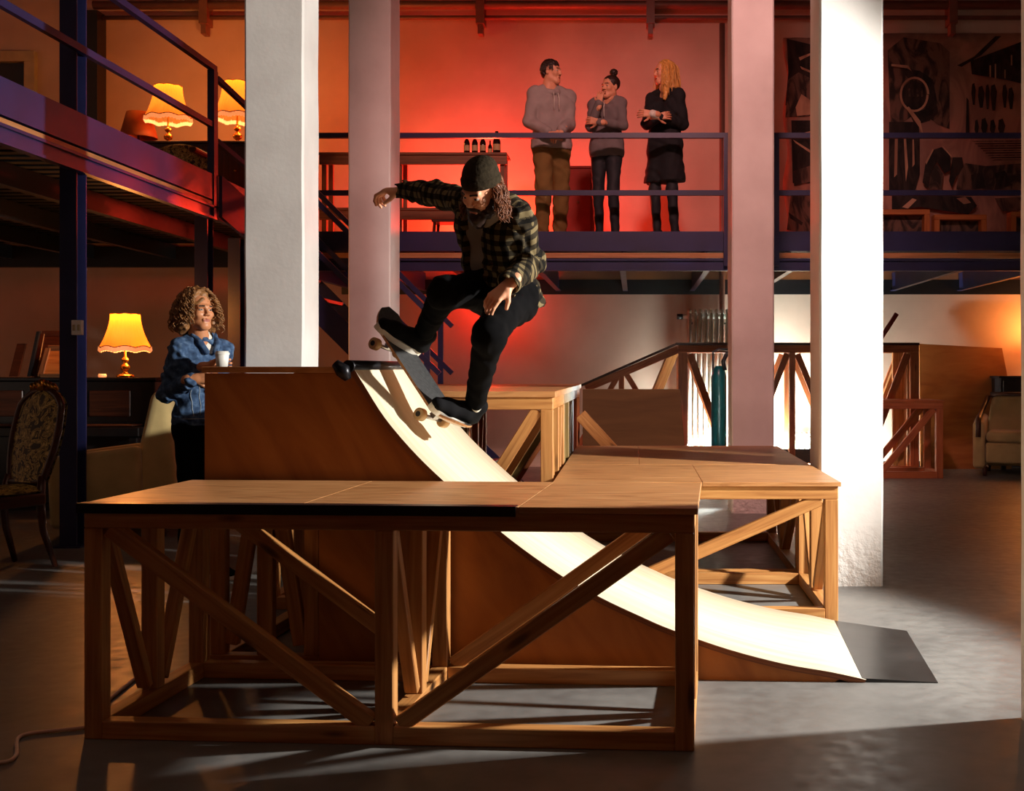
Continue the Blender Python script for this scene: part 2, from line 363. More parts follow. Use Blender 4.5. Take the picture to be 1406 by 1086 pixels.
# pipes on the back wall
t = thing('heating_pipe', (0, YW-.15, 5.66), 'long horizontal pipe with hangers running along the top of the back wall', 'pipe')
B().tube([(-6.6, YW-.15, 5.64), (6.4, YW-.15, 5.64)], .055, 12).obj('pipe_run', 'pipe', t)
B().tube([(-6.6, YW-.1, 5.50), (6.4, YW-.1, 5.50)], .028, 8).obj('pipe_run', 'pipe', t)
for px in (287, 662, 893, 1303):
    x = (px-CX)*YW/F; B().box(x-.05, x+.05, YW-.22, YW, 5.4, 5.72).box(x-.03, x+.03, YW-.2, YW-.05, 5.28, 5.42).obj('hanger', 'pipe', t)
x = (991-CX)*YW/F
o = B().tube([(x, YW-.06, 0.0), (x, YW-.06, 5.44)], .035, 10).obj('downpipe', 'pipe'); tag(recenter(o), 'thin vertical pipe on the back wall just left of the pinkish column', 'pipe')
x = (128-CX)*14.6/F
o = B().box(x-.07, x+.07, 14.55, YW-.001, 2.85, 5.55).obj('cable_duct', 'black'); tag(recenter(o), 'black vertical duct on the back wall, left of the unlit lamp upstairs', 'duct')

# ------------------------------------------------------------------ back mezzanine (deck 2.465)
YE = 11.7; DZ = 2.465
t = thing('steel_mezzanine', (0, YE, 0), 'blue steel mezzanine along the back wall that the three people stand on', 'mezzanine')
x0 = -3.6; x1 = 7.4
B().box(x0, x1, YE+.02, YW-.012, DZ-.04, DZ).obj('deck', 'deck_wood', t)
B().box(x0, x1, YE-.02, YE+.02, 2.349, 2.54).obj('toe_plate', 'blue', t)
B().box(x0, x1, YE-.015, YE+.06, 2.283, 2.332).obj('deck_edge', 'deck_wood', t)
b = B(); b.box(x0, x1, YE-.03, YE+.03, 2.157, 2.175); b.box(x0, x1, YE-.006, YE+.006, 2.16, 2.27); b.box(x0, x1, YE-.03, YE+.03, 2.255, 2.275); b.obj('edge_beam', 'blue', t)
b = B()
for i in range(31):
    y = YE+.12+i*.09; b.box(x0, x1, y, y+.05, DZ-.075, DZ-.04)
b.obj('corrugated_deck', 'joist', t)
for i in range(14):
    x = -3.4+i*.82; b = B(); b.box(x-.03, x+.03, YE+.06, YW-.02, 2.16, 2.17); b.box(x-.005, x+.005, YE+.06, YW-.02, 2.17, DZ-.08); b.obj('joist', 'blue', t)
b = B().box(x0, x1, YW-.06, YW-.012, 2.12, 2.30); b.obj('wall_ledger', 'black', t)
def railing(label, x0, x1, posts, Y, zt, zm, zb):
    t = thing('guard_rail', ((x0+x1)/2, Y, zb), label, 'railing')
    B().box(x0, x1, Y-.025, Y+.025, zt-.025, zt+.025).obj('top_rail', 'blue', t)
    B().box(x0, x1, Y-.02, Y+.02, zm-.025, zm+.025).obj('middle_rail', 'blue', t)
    for p in posts: B().box(p-.025, p+.025, Y-.03, Y+.03, zb, zt-.026).obj('rail_post', 'blue', t)
    return t
X = lambda px, Y: (px-CX)*Y/F
YR = YE-.055
railing('blue guard rail in front of the bottles and the three people', X(541, YR), X(1000, YR), [X(543, YR), X(997, YR)], YR, 3.463, 2.908, 2.20)
railing('blue guard rail in front of the dark mural and the small wooden frames', X(1004, YR), 7.0, [X(1066, YR), X(1290, YR)+2.2], YR, 3.463, 2.908, 2.20)
railing('short piece of blue guard rail between the broad and the slim column', X(425, YR), X(500, YR), [X(495, YR)], YR, 3.463, 2.908, 2.20)

# ------------------------------------------------------------------ left mezzanine (edge at x=-3.75)
XE = -3.75; DL = 2.82
t = thing('steel_mezzanine', (XE, 9, 0), 'higher blue steel mezzanine on the left carrying the glowing lamps', 'mezzanine')
ya, yb = 2.5, 11.6
B().box(XL+.012, XE-.02, ya, YW-.012, DL-.04, DL).obj('deck', 'deck_wood', t)
B().box(XE-.02, XE+.02, ya, yb, 2.70, 2.925).obj('toe_plate', 'blue', t)
B().box(XE-.08, XE+.015, ya, yb, 2.655, 2.685).obj('deck_edge', 'deck_wood', t)
b = B(); b.box(XE-.03, XE+.03, ya, yb, 2.53, 2.55); b.box(XE-.006, XE+.006, ya, yb, 2.54, 2.64); b.box(XE-.03, XE+.03, ya, yb, 2.63, 2.65); b.obj('edge_beam', 'blue', t)
b = B()
for i in range(60):
    y = ya+.1+i*.2; b.box(XL+.03, XE-.1, y, y+.11, DL-.10, DL-.041)
b.obj('corrugated_deck', 'joist', t)
for i in range(5):
    x = XE-.9-i*1.0; B().box(x-.04, x+.04, ya, YW-.01, 2.55, DL-.105).obj('joist', 'joist', t)
B().box(XL+.02, XE-.1, YW-.12, YW-.012, 2.45, 2.70).obj('wall_ledger', 'black', t)
for (ya_, zt, nm) in ((8.1, ZC-.01, 'post'), (10.58, 2.55, 'post'), (11.45, 2.45, 'post')):
    b = B(); w = .115; d = .15
    b.box(XE-w-.015, XE-.015, ya_, ya_+.012, 0.012, zt); b.box(XE-w-.015, XE-.015, ya_+d-.012, ya_+d, 0.012, zt); b.box(XE-.085, XE-.07, ya_+.012, ya_+d-.012, 0.012, zt)
    b.box(XE-w-.06, XE+.03, ya_-.05, ya_+d+.05, 0, .012); b.obj(nm, 'blue', t)
b = B(); yy = 8.09; zc = P(118, 450, 8.1).z
o = B().box(XE-.03, XE+.04, yy-.035, yy-.001, zc-.05, zc+.05).box(XE-.02, XE-.002, yy-.042, yy-.035, zc-.02, zc+.02, 1).box(XE+.012, XE+.03, yy-.042, yy-.035, zc-.02, zc+.02, 1).obj('switch_box', ['white', 'beige_frame'], bevel=.003)
tag(recenter(o), 'small white electrical switch box on the big blue post', 'switch box')
t = thing('guard_rail', (XE, 9, 2.7), 'blue guard rail sloping across the upper left corner in front of the lamps', 'railing')
B().box(XE-.025, XE+.025, ya, 10.72, 3.85, 3.90).obj('top_rail', 'blue', t)
B().box(XE-.02, XE+.02, ya, 10.72, 3.34, 3.39).obj('middle_rail', 'blue', t)
B().box(XE-.03, XE+.03, 10.62, 10.72, 2.55, 3.849).obj('rail_post', 'blue', t)
# lower continuing flight of rail beside the lamp, stepping down towards the back deck
t = thing('guard_rail', (XE, 11, 2.5), 'short blue hand rail stepping down between the tall lit lamp and the broad column', 'railing')
B().beam((XE+.01, 10.74, 3.80), (XE+.25, 11.6, 3.50), .045, .045).obj('top_rail', 'blue', t)
B().beam((XE+.01, 10.74, 3.24), (XE+.25, 11.6, 2.95), .04, .045).obj('middle_rail', 'blue', t)
B().hexa([(XE+.03, 10.74, 2.56), (XE+.27, 11.6, 2.2), (XE+.30, 11.6, 2.2), (XE+.06, 10.74, 2.56), (XE+.03, 10.74, 2.93), (XE+.27, 11.6, 2.58), (XE+.30, 11.6, 2.58), (XE+.06, 10.74, 2.93)]).obj('stringer', 'blue', t)

# ------------------------------------------------------------------ stairs
t = thing('steel_staircase', (-2.2, 11.2, 0), 'dark blue steel stair descending from the back mezzanine behind the skater', 'stairs')
ys = (10.75, 11.5)
def stp(px, py, y): return P(px, py, y)
for y in ys:
    top = V((-3.45, y, 2.35)); bot = V((-1.1, y, .02)); B().beam(top, bot, .04, .2).obj('stringer', 'blue', t)
    for (dz, nm) in ((.95, 'hand_rail'), (.5, 'middle_rail')):
        B().beam(top+V((0, 0, dz)), V((-1.75, y, .62+.04+dz)), .045, .045).obj(nm, 'blue', t)
    for x in (-3.2, -1.86):
        z = 2.35-(x+3.45)*(2.33/2.35); B().box(x-.025, x+.025, y-.02, y+.02, z, z+.95).obj('rail_post', 'blue', t)
for i in range(11):
    f = (i+.5)/11; x = -3.45+2.35*f; z = 2.35-2.33*f; B().box(x-.13, x+.13, ys[0]+.02, ys[1]-.02, z-.015, z+.015).obj('tread', 'joist', t)

# ------------------------------------------------------------------ wooden frame boxes
def frame_box(label, FL, FR, BR, BL, H, lum=.06, ply='ply', wd='pine', cross=(0, .5, 1), top_t=.02, frontbr='AV', seams=(), overhang=.012, edge=None, sides='V', mid_back=True, backbr=True):
    """open stud box: ply top on a frame of posts, rails and braces. u runs left-right, v front-back"""
    FL, FR, BR, BL = [V((*p, 0)) for p in (FL, FR, BR, BL)]
    def pt(u, v, z): return (FL*(1-u)+FR*u)*(1-v)+(BL*(1-u)+BR*u)*v+V((0, 0, z))
    t = thing('wooden_box', (FL+FR+BL+BR)/4, label, 'box')
    W = (FR-FL).length; D = (BL-FL).length; lu = lum/W; lv = lum/D; h = H-top_t
    def hx(u0, u1, v0, v1, z0, z1, ax): return B().hexa([pt(u0, v0, z0), pt(u1, v0, z0), pt(u1, v1, z0), pt(u0, v1, z0), pt(u0, v0, z1), pt(u1, v0, z1), pt(u1, v1, z1), pt(u0, v1, z1)], 0, ax)
    # plywood top, one sheet per seam
    ss = [0]+list(seams)+[1]
    for a, c in zip(ss[:-1], ss[1:]):
        g = .0008/W
        ea = overhang/W if a == 0 else -g; ec = overhang/W if c == 1 else -g
        hx(a-ea, c+ec, -overhang/D, 1+.0/D, h, H, 0).obj('top_panel', ply, t, bevel=.0015)
    cr = [min(max(c, 0), 1-lu) if c in (0, 1) else c-lu/2 for c in cross]
    cr = [0 if c == 0 else (1-lu if c == 1 else c-lu/2) for c in cross]
    for c in cr:
        for v in (0, 1-lv): hx(c, c+lu, v, v+lv, 0, h-lum if True else h, 2).obj('post', wd, t, bevel=.003)
    for v in (0, 1-lv):
        hx(0, 1, v, v+lv, h-lum, h, 0).obj('top_rail', wd, t, bevel=.003)
        for a, c in zip(cr[:-1], cr[1:]): hx(a+lu, c, v, v+lv, 0, lum, 0).obj('bottom_rail', wd, t, bevel=.003)
    for c in cr:
        hx(c, c+lu, lv, 1-lv, 0, lum, 1).obj('bottom_rail', wd, t, bevel=.003)
        hx(c, c+lu, lv, 1-lv, h-lum, h, 1).obj('top_rail', wd, t, bevel=.003)
        if sides == 'V' and D > .5:
            m = .5; hx(c, c+lu, m-lv/2, m+lv/2, lum, h-lum, 2).obj('post', wd, t, bevel=.003)
            u = c+lu/2
            for v in (lv*1.1, 1-lv*1.1):
                s_ = 1 if v < .5 else -1
                B().beam(pt(u, v+s_*.02, h-lum-.015), pt(u, m-s_*lv*.95, lum+.02), lum*.8, lum*.62, up=(0, 0, 1)).obj('brace', wd, t, bevel=.003)
    br = lum*.95
    def diag(u0, z0, u1, z1, v):
        B().beam(pt(u0, v, z0), pt(u1, v, z1), lum*.66, br).obj('brace', wd, t, bevel=.003)
    z0 = lum+.002; z1 = h-lum-.002
    for k, (a, c) in enumerate(zip(cr[:-1], cr[1:])):
        o = .3*lu
        for v, on in ((lv*.42, frontbr), (1-lv*.42, frontbr if backbr else '')):
            if not on: continue
            left_low = (k % 2 == 1)
            if on[0] == 'R': left_low = True
            if on[0] == 'L': left_low = False
            if left_low: diag(a+lu+o, z0, c-o, z1, v)
            else: diag(a+lu+o, z1, c-o, z0, v)
    if edge:
        u1 = edge
        hx(-.014/W, u1, -.022/D, -.0125/D, H-.030, H+.001, 0).obj('edge_strip', 'black_edge', t, label='black steel edge strip')
        hx(-.014/W, u1, -.022/D, .03/D, H+.0005, H+.0025, 0).obj('edge_strip', 'black_edge', t, label='black steel edge strip')
    return t
frame_box('long low plywood topped box in the foreground with black steel edge along its left', (-1.789, 3.90), (.185, 3.77), (.241, 4.60), (-1.733, 4.735), .765, lum=.060, cross=(0, .5, 1), seams=(.36, .72), edge=.716)
frame_box('bright pine box with plywood top touching the ramp on its right', (-.38, 5.72), (.967, 5.72), (.975, 6.76), (-.385, 6.76), .663, lum=.062, cross=(0, 1), frontbr='R', seams=(.52,), backbr=False)
frame_box('low pine box directly behind the bright one, in front of the pinkish column', (-.385, 6.80), (.975, 6.80), (.985, 8.44), (-.394, 8.44), .663, lum=.062, cross=(0, 1), frontbr='', seams=(.3,), wd='pine')
frame_box('tall pine box behind the skater, front one of three in line', (-1.85, 6.0), (-.41, 6.0), (-.41, 6.95), (-1.85, 6.95), 1.09, lum=.062, cross=(0, .5, 1), frontbr='AV', top_t=.03)
frame_box('tall pine box behind the skater, middle one of three in line', (-1.85, 6.98), (-.41, 6.98), (-.41, 7.93), (-1.85, 7.93), 1.09, lum=.062, cross=(0, .5, 1), frontbr='AV', top_t=.03, wd='pine_olive')
frame_box('tall pine box behind the skater, rear one of three in line', (-1.85, 7.96), (-.41, 7.96), (-.41, 8.90), (-1.85, 8.90), 1.09, lum=.062, cross=(0, .5, 1), frontbr='AV', top_t=.03, wd='pine_red')
frame_box('small reddish wooden box frame against the back wall right of the white column', (2.62, 13.2), (3.385, 13.2), (3.385, 13.82), (2.62, 13.82), .86, lum=.075, cross=(0, 1), frontbr='R', wd='pine_red', ply='pine_red', sides='')
# plank leaning off the middle box
o = B().beam((-.36, 7.6, .86), (-.02, 7.75, .02+.5), .03, .10).beam((-.02, 7.75, .52), (-.02+.36, 7.9, .19), .03, .10)
o = B().beam((-.40, 8.75, .87), (.30, 8.75, .11), .03, .09).obj('leaning_plank', 'pine', bevel=.002); tag(recenter(o), 'short pine plank slanting down from the tall box towards the dull plywood ramp', 'plank')

# ------------------------------------------------------------------ the quarter pipe
O = V((.885, 4.605, 0)); e1 = V((.9978, -.0657, 0)).normalized(); e2 = V((.0657, .9978, 0)).normalized(); RW = 1.06
def onplane(px, py):
    d = V(((px-CX)/F, 1, (CY-py)/F)); n = e2; t_ = (O-V((0, 0, HC))).dot(n)/d.dot(n); q = V((0, 0, HC))+d*t_
    return (q-O).dot(e1), q.z
def R(u, v, z): return O+e1*u+e2*v+V((0, 0, z))
raw = [(484, 502), (500, 528), (530, 575), (572, 624), (618, 668), (660, 705), (702, 741), (768, 788), (825, 820), (880, 846), (922, 864), (1000, 891), (1077, 911), (1140, 922), (1191, 929)]
pr = [onplane(*p) for p in raw]; pr[-1] = (0.0, .012)
def cat(pts, n=5):
    out = []
    for i in range(len(pts)-1):
        p0 = pts[max(i-1, 0)]; p1 = pts[i]; p2 = pts[i+1]; p3 = pts[min(i+2, len(pts)-1)]
        for k in range(n):
            t_ = k/n; out.append(tuple(.5*((2*p1[j])+(-p0[j]+p2[j])*t_+(2*p0[j]-5*p1[j]+4*p2[j]-p3[j])*t_*t_+(-p0[j]+3*p1[j]-3*p2[j]+p3[j])*t_**3) for j in range(len(p1))))
    return out+[tuple(pts[-1])]
prof = cat(pr, 4)
def nrm(i):
    a = prof[max(i-1, 0)]; c = prof[min(i+1, len(prof)-1)]; d = V((c[0]-a[0], c[1]-a[1])).normalized(); return (-d.y, d.x)
ramp_t = thing('quarter_pipe', R(-1.2, .5, 0), 'plywood quarter pipe ramp with a bright birch riding surface the skater rides', 'ramp')
uL = onplane(281, 700)[0]; uTop = pr[0][0]; zTop = pr[0][1]
# riding surface: layered sheet
b = B(); th = .022; rows = []; low = []
for i, (u, z) in enumerate(prof):
    n = nrm(i); z2 = max(z-n[1]*th, .0015) if i > len(prof)-4 else z-n[1]*th
    rows.append((u, z)); low.append((u-n[0]*th, z2))
k = len(rows); sl = 0
for i in range(k-1):
    l = math.hypot(rows[i+1][0]-rows[i][0], rows[i+1][1]-rows[i][1])
    uvq = [(sl, 0), (sl, RW), (sl+l, RW), (sl+l, 0)]
    b.face([R(rows[i][0], -.006, rows[i][1]), R(rows[i][0], RW+.006, rows[i][1]), R(rows[i+1][0], RW+.006, rows[i+1][1]), R(rows[i+1][0], -.006, rows[i+1][1])], uvq, 0, True)
    b.face([R(low[i][0], -.006, low[i][1]), R(low[i][0], RW+.006, low[i][1]), R(low[i+1][0], RW+.006, low[i+1][1]), R(low[i+1][0], -.006, low[i+1][1])], uvq, 1, True)
    for v in (-.006, RW+.006):
        b.face([R(rows[i][0], v, rows[i][1]), R(low[i][0], v, low[i][1]), R(low[i+1][0], v, low[i+1][1]), R(rows[i+1][0], v, rows[i+1][1])], [(sl, 0), (sl, th), (sl+l, th), (sl+l, 0)], 1)
    sl += l
for i in (0, k-1):
    b.face([R(rows[i][0], -.006, rows[i][1]), R(rows[i][0], RW+.006, rows[i][1]), R(low[i][0], RW+.006, low[i][1]), R(low[i][0], -.006, low[i][1])], None, 1)
b.obj('riding_surface', ['birch', 'ply_edge'], ramp_t, weld=True, label='pale birch curved riding surface')
# side panels: the near one is open low on the left
uN = onplane(438, 760)[0]; zN = .72
for v0 in (0, RW-.018):
    poly = []
    for i in range(len(prof)):
        n = nrm(i); poly.append((prof[i][0]-n[0]*(th+.001), max(.0, prof[i][1]-n[1]*(th+.001))))
    poly = [p for p in poly if p[1] > .004]
    pts = poly+[(poly[-1][0]-.02, .0)]+[(uN, 0), (uN, zN), (uL, zN), (uL, zTop-.03), (poly[0][0]-.02, zTop-.03)]
    B().prism([R(u, v0, z) for u, z in pts], e2*.018).obj('side_panel', 'ply_red', ramp_t, label='reddish brown plywood side')
# top deck
b = B(); b.hexa([R(uL-.01, -.008, zTop-.028), R(uTop-.03, -.008, zTop-.028), R(uTop-.03, RW+.008, zTop-.028), R(uL-.01, RW+.008, zTop-.028), R(uL-.01, -.008, zTop-.004), R(uTop-.03, -.008, zTop-.004), R(uTop-.03, RW+.008, zTop-.004), R(uL-.01, RW+.008, zTop-.004)])
b.obj('deck_panel', 'ply', ramp_t, bevel=.002)
B().tube([R(uTop-.008, -.03, zTop-.002), R(uTop-.008, RW+.02, zTop-.002)], .024, 14).obj('coping', 'black_edge', ramp_t, label='dark steel coping pipe')
B().box(0, .07, 0, .02, 0, .05).obj('coping_cap', 'black_edge', ramp_t) if False else None
b = B(); q = R(uTop-.04, -.02, zTop-.02); b.tube([q+V((-.02, -.01, .03)), q+V((.012, -.012, .0)), q+V((.03, -.01, -.035))], [.018, .032, .014], 10); b.obj('coping_bracket', 'black_edge', ramp_t)
# under-deck studs
lum = .06
def rbeam(u0, v0, z0, u1, v1, z1, w=lum, h=lum, nm='stud', mt='pine'): B().beam(R(u0, v0, z0), R(u1, v1, z1), w, h).obj(nm, mt, ramp_t, bevel=.003)
for v in (.052, RW-.052):
    for u in (uL+.04, (uL+uN)/2, uN-.04): rbeam(u, v, .062, u, v, zTop-.092 if v < .1 else zTop-.092)
    rbeam(uL+.01, v, .031, uN, v, .031)
    rbeam(uL+.01, v, zTop-.061, uTop-.06, v, zTop-.061)
    rbeam(uL+.09, v, .10, (uL+uN)/2-.05, v, .66, .04, .055, 'brace'); rbeam((uL+uN)/2+.05, v, .66, uN-.09, v, .10, .04, .055, 'brace')
for u in (uL+.04, uN-.04): rbeam(u, .085, .031, u, RW-.085, .031)
for i in (6, 14, 22, 30, 40):
    n = nrm(i); u, z = prof[i]; rbeam(u-n[0]*.054, .02, z-n[1]*.054, u-n[0]*.054, RW-.02, z-n[1]*.054, .05, .05) if z-n[1]*.054 > .04 else None
# kick plate at the foot
p = [G(1190, 930), G(1288, 938), G(1245, 867), G(1150, 857)]
pts = [R(-.015, 0.0, 0), G(1288, 938), G(1245, 867), R(-.015, RW+.0, 0)]
b = B(); hi = [.016, .003, .003, .016]
b.hexa([q.copy() for q in pts]+[q+V((0, 0, h)) for q, h in zip(pts, hi)]); b.obj('kick_plate', 'grey_plate', ramp_t, label='black steel plate on the floor at the ramp foot')

# plywood wedge in front of the back platform
b = B(); x0 = -.42; x1 = .36; b.hexa([(x0, 9.6, 0), (x1+.08, 9.6, 0), (x1+.08, 10.45, 0), (x0, 10.45, 0), (x0, 9.62, 1.04), (x1, 9.62, 1.04), (x1, 9.72, 1.04), (x0, 9.72, 1.04)], 0, 0)
o = b.obj('plywood_wedge', 'ply_green', bevel=.002); tag(recenter(o), 'dull brown plywood ramp back standing behind the pine boxes', 'ramp')

# ------------------------------------------------------------------ back platform with sloping bank
t = thing('wooden_platform', (1.8, 13.4, 0), 'large reddish open wooden platform with a sloping end, lit from behind, below the radiator', 'platform')
Y0, Y1 = 13.9, 14.45; zt = 1.478
xa = X(931, Y0); xb = X(1262, Y0); xs = X(798, Y0); zs = P(800, 531, Y0).z
B().box(xa-.02, xb, Y0-.02, Y1, zt, zt+.03, ax=0).obj('top_panel', 'walnut', t)
B().hexa([(xs, Y0-.02, zs), (xa-.02, Y0-.02, zt), (xa-.02, Y1, zt), (xs, Y1, zs), (xs, Y0-.02, zs+.03), (xa-.02, Y0-.02, zt+.03), (xa-.02, Y1, zt+.03), (xs, Y1, zs+.03)]).obj('sloping_panel', 'walnut', t)
for y in (Y0, Y1-.07):
    wd = 'pine_red'
    def bx(x0, x1, z0, z1, nm, ax): B().box(x0, x1, y, y+.07, z0, z1, ax=ax).obj(nm, wd, t, bevel=.004)
    bx(xa, xb, zt-.085, zt, 'top_rail', 0)
    bx(xa, xa+.11, .08, zt-.085, 'post', 2); bx(xb-.10, xb, .08, zt-.085, 'post', 2); xm = X(1088, Y0); bx(xm-.035, xm+.035, .08, zt-.085, 'post', 2)
    bx(xa, xb, 0, .08, 'bottom_rail', 0); bx(xs, xa, 0, .08, 'bottom_rail', 0)
    B().beam((xs+.05, y+.035, zs-.02), (xa, y+.035, zt-.05), .07, .085).obj('sloping_rail', wd, t, bevel=.003)
    if True:
        B().beam((xa+.14, y+.035, zt-.1), (X(1000, Y0), y+.035, .15), .045, .08).obj('brace', wd, t, bevel=.003)
        B().beam((xm-.06, y+.035, zt-.1), (X(1030, Y0), y+.035, .25), .045, .07).obj('brace', wd, t, bevel=.003)
        B().beam((xm+.06, y+.035, zt-.1), (X(1150, Y0), y+.035, .25), .045, .07).obj('brace', wd, t, bevel=.003)
        B().beam((xb-.13, y+.035, zt-.1), (X(1190, Y0), y+.035, .15), .045, .08).obj('brace', wd, t, bevel=.003)
        xq = X(853, Y0); zq = P(853, 512, Y0).z
        bx(xq-.03, xq+.03, .08, zq-.03, 'post', 2)
        B().beam((xq-.05, y+.035, zq-.05), (xq-.5, y+.035, .3), .045, .06).obj('brace', wd, t, bevel=.003)
        B().beam((xq+.05, y+.035, zq), (xq+.45, y+.035, .5), .045, .06).obj('brace', wd, t, bevel=.003)
for k, px in enumerate((1228, 1236, 1248)):
    x = X(px, 14.2); B().box(x-.035, x+.035, 14.12, 14.18, 0, 1.4, ax=2).obj('stud', 'pine', t, bevel=.003)
for k, (a, c) in enumerate((((905, 530), (925, 482)), ((1212, 560), (1240, 485)))):
    p0 = P(*a, 14.24); p1 = P(*c, 14.3); d = (p1-p0).normalized(); p0 = p0-d*((p0.z-.04)/d.z)
    o = B().beam(p0, p1, .05, .12).obj('leaning_board', 'pine', bevel=.003)
    tag(recenter(o), ['yellow lit board leaning behind the sloping rail of the back platform', 'yellow lit board leaning behind the right end of the back platform'][k], 'board')
# big plywood sheet against the wall
pp = [(1262, 640), (1386, 640), (1384, 536), (1375, 478), (1262, 472)]
b = B(); poly = [P(a, c, 14.55+(.12 if c < 560 else 0)) for a, c in pp]; poly[0].z = poly[1].z = .0
pl = [V((q.x, 14.5+.12*q.z, q.z)) for q in poly]
o = b.prism(pl, V((0, -.03, 0))).obj('plywood_sheet', 'ply_red'); tag(recenter(o), 'big brown plywood sheet with a slanted right edge leaning on the back wall', 'board')
# ------------------------------------------------------------------ lamps
def pendulum(base, h, lit, label, power=0, wr=.30, gold=True):
    s = h; c = V(base); t = thing('table_lamp', c, label, 'lamp')
    bm_ = 'brass' if gold else 'oak'
    pf = [(.0, 0), (.13, 0), (.14, .015), (.12, .04), (.06, .055), (.035, .08), (.03, .10), (.062, .125), (.075, .16), (.06, .195), (.03, .215), (.026, .235), (.05, .255), (.058, .28), (.045, .305), (.022, .325), (.018, .36), (.014, .52)]
    B().lathe(c, [(r*s, z*s) for r, z in pf], 20).obj('lamp_base', bm_, t)
    sh = 'shade_lit' if lit else 'shade_off'; fr = 'fringe_lit' if lit else 'shade_off'
    pr_ = []; n = 96
    for i in range(13):
        f = i/12; r = .22+(wr+.07-.22)*((1-f)**1.7); pr_.append((r*s, (.45+.55*f)*s))
    def wob(i, a, r, z):
        f = i/12; pl = 1+.022*math.cos(a*32); sc = .03*abs(math.sin(a*4))*(1-f)**3
        return r*pl, z+sc*s+(.012*abs(math.sin(a*4))*s if i == 12 else 0)
    B().lathe(c, pr_, n, 0, wob).obj('lamp_shade', sh, t)
    def wob2(i, a, r, z): return r*(1+.02*math.cos(a*48)), z+(.035*abs(math.sin(a*4+.0)) if i else -.03*abs(math.sin(a*4)))*s
    B().lathe(c, [((wr+.085)*s, .395*s), ((wr+.075)*s, .47*s)], n, 0, lambda i, a, r, z: (r*(1+.02*math.cos(a*48)), z+(.03*abs(math.sin(a*4))-(0.0 if i else .01*abs(math.sin(a*24))))*s)).obj('fringe', fr, t)
    B().tube([c+V(((wr+.078)*s*math.cos(a), (wr+.078)*s*math.sin(a), (.468+.03*abs(math.sin(a*4)))*s)) for a in [2*math.pi*j/n for j in range(n)]], .007*s, 6, closed=True).obj('trim_braid', 'brass' if not lit else 'oak', t)
    B().tube([c+V((.222*s*math.cos(a), .222*s*math.sin(a), (1.0+.012*abs(math.sin(a*4)))*s)) for a in [2*math.pi*j/48 for j in range(48)]], .006*s, 6, closed=True).obj('trim_braid', 'oak', t)
    if power:
        l = bpy.data.lights.new('lamp_bulb', 'POINT'); l.energy = power*1.15; l.color = (1, .33, .07); l.shadow_soft_size = .06
        o = bpy.data.objects.new('lamp_bulb', l); C.objects.link(o); o.location = V((0, 0, 1.16*s)); o.parent = t
        l = bpy.data.lights.new('lamp_bulb', 'POINT'); l.energy = power*.18; l.color = (1, .33, .07); l.shadow_soft_size = .05
        o = bpy.data.objects.new('lamp_bulb', l); C.objects.link(o); o.location = V((.16*s, 0, .36*s)); o.parent = t
        l = bpy.data.lights.new('lamp_bulb', 'POINT'); l.energy = 1.9*s*s/.3; l.color = (1, .75, .45); l.shadow_soft_size = .05
        o = bpy.data.objects.new('lamp_bulb', l); C.objects.link(o); o.location = V((0, 0, .66*s)); o.parent = t
    return t
YP = 10.45
lb = P(172, 516, YP); lb.z = 1.131
pendulum(lb, .545, True, 'glowing fringed table lamp standing on the black piano downstairs', 36, wr=.31)
YL = 13.3; lb = P(231, 201, YL); LZ = lb.z
pendulum((lb.x, YL, LZ), .66, True, 'glowing fringed lamp upstairs, fully in view beside the small unlit lamp', 22, wr=.30)
lb = P(326, 203, YL); pendulum((lb.x, YL, LZ), .70, True, 'glowing fringed lamp upstairs, half hidden by the broad pale column', 24, wr=.28)
lb = P(175, 215, YL); 
t = thing('table_lamp', (lb.x, YL+.3, LZ-.12), 'small unlit lamp with a plain dull shade on the upstairs dresser', 'lamp')
c = V((lb.x, YL+.3, LZ-.12)); B().lathe(c, [(0, 0), (.09, 0), (.09, .02), (.02, .04), (.035, .12), (.02, .2), (.012, .32)], 16).obj('lamp_base', 'walnut', t)
B().lathe(c, [(.20, .27), (.205, .28), (.13, .56), (.125, .56)], 32).obj('lamp_shade', 'shade_off', t)
# dresser upstairs that carries the lamps
def cabinet(name, label, cat, x0, x1, y0, y1, z0, z1, mt, nd=3, knob='brass', legs=True):
    t = thing(name, ((x0+x1)/2, (y0+y1)/2, z0), label, cat)
    B().box(x0, x1, y0, y1, z0+.06, z1-.025).obj('body', mt, t, bevel=.004)
    B().box(x0-.02, x1+.02, y0-.025, y1, z1-.025, z1, ax=0).obj('top', mt, t, bevel=.004)
    for x in (x0+.03, x1-.08):
        for y in (y0+.03, y1-.08): B().box(x, x+.05, y, y+.05, z0, z0+.06).obj('foot', mt, t)
    w = (x1-x0-.04)/nd
    for i in range(nd):
        a = x0+.02+i*w; d = B().box(a+.01, a+w-.01, y0-.018, y0-.001, z0+.09, z1-.05).obj('door', mt, t, bevel=.006)
        k = B().lathe((0, 0, 0), [(0, 0), (.012, 0), (.016, .012), (.012, .024), (0, .026)], 10)
        k.v = [(a+w/2+v[0], y0-.018-v[2], (z0+z1)/2+.1+v[1]) for v in k.v]; k.obj('knob', knob, d)
    return t
cabinet('dresser', 'dark wooden dresser upstairs carrying the two glowing lamps', 'dresser', X(196, 13.0), X(352, 13.0), 13.0, 13.6, DL, LZ, 'walnut')
cabinet('dresser', 'lower wooden dresser upstairs under the small unlit lamp', 'dresser', X(120, 13.3), X(192, 13.3), 13.3, 13.9, DL, LZ-.12, 'oak', 2)
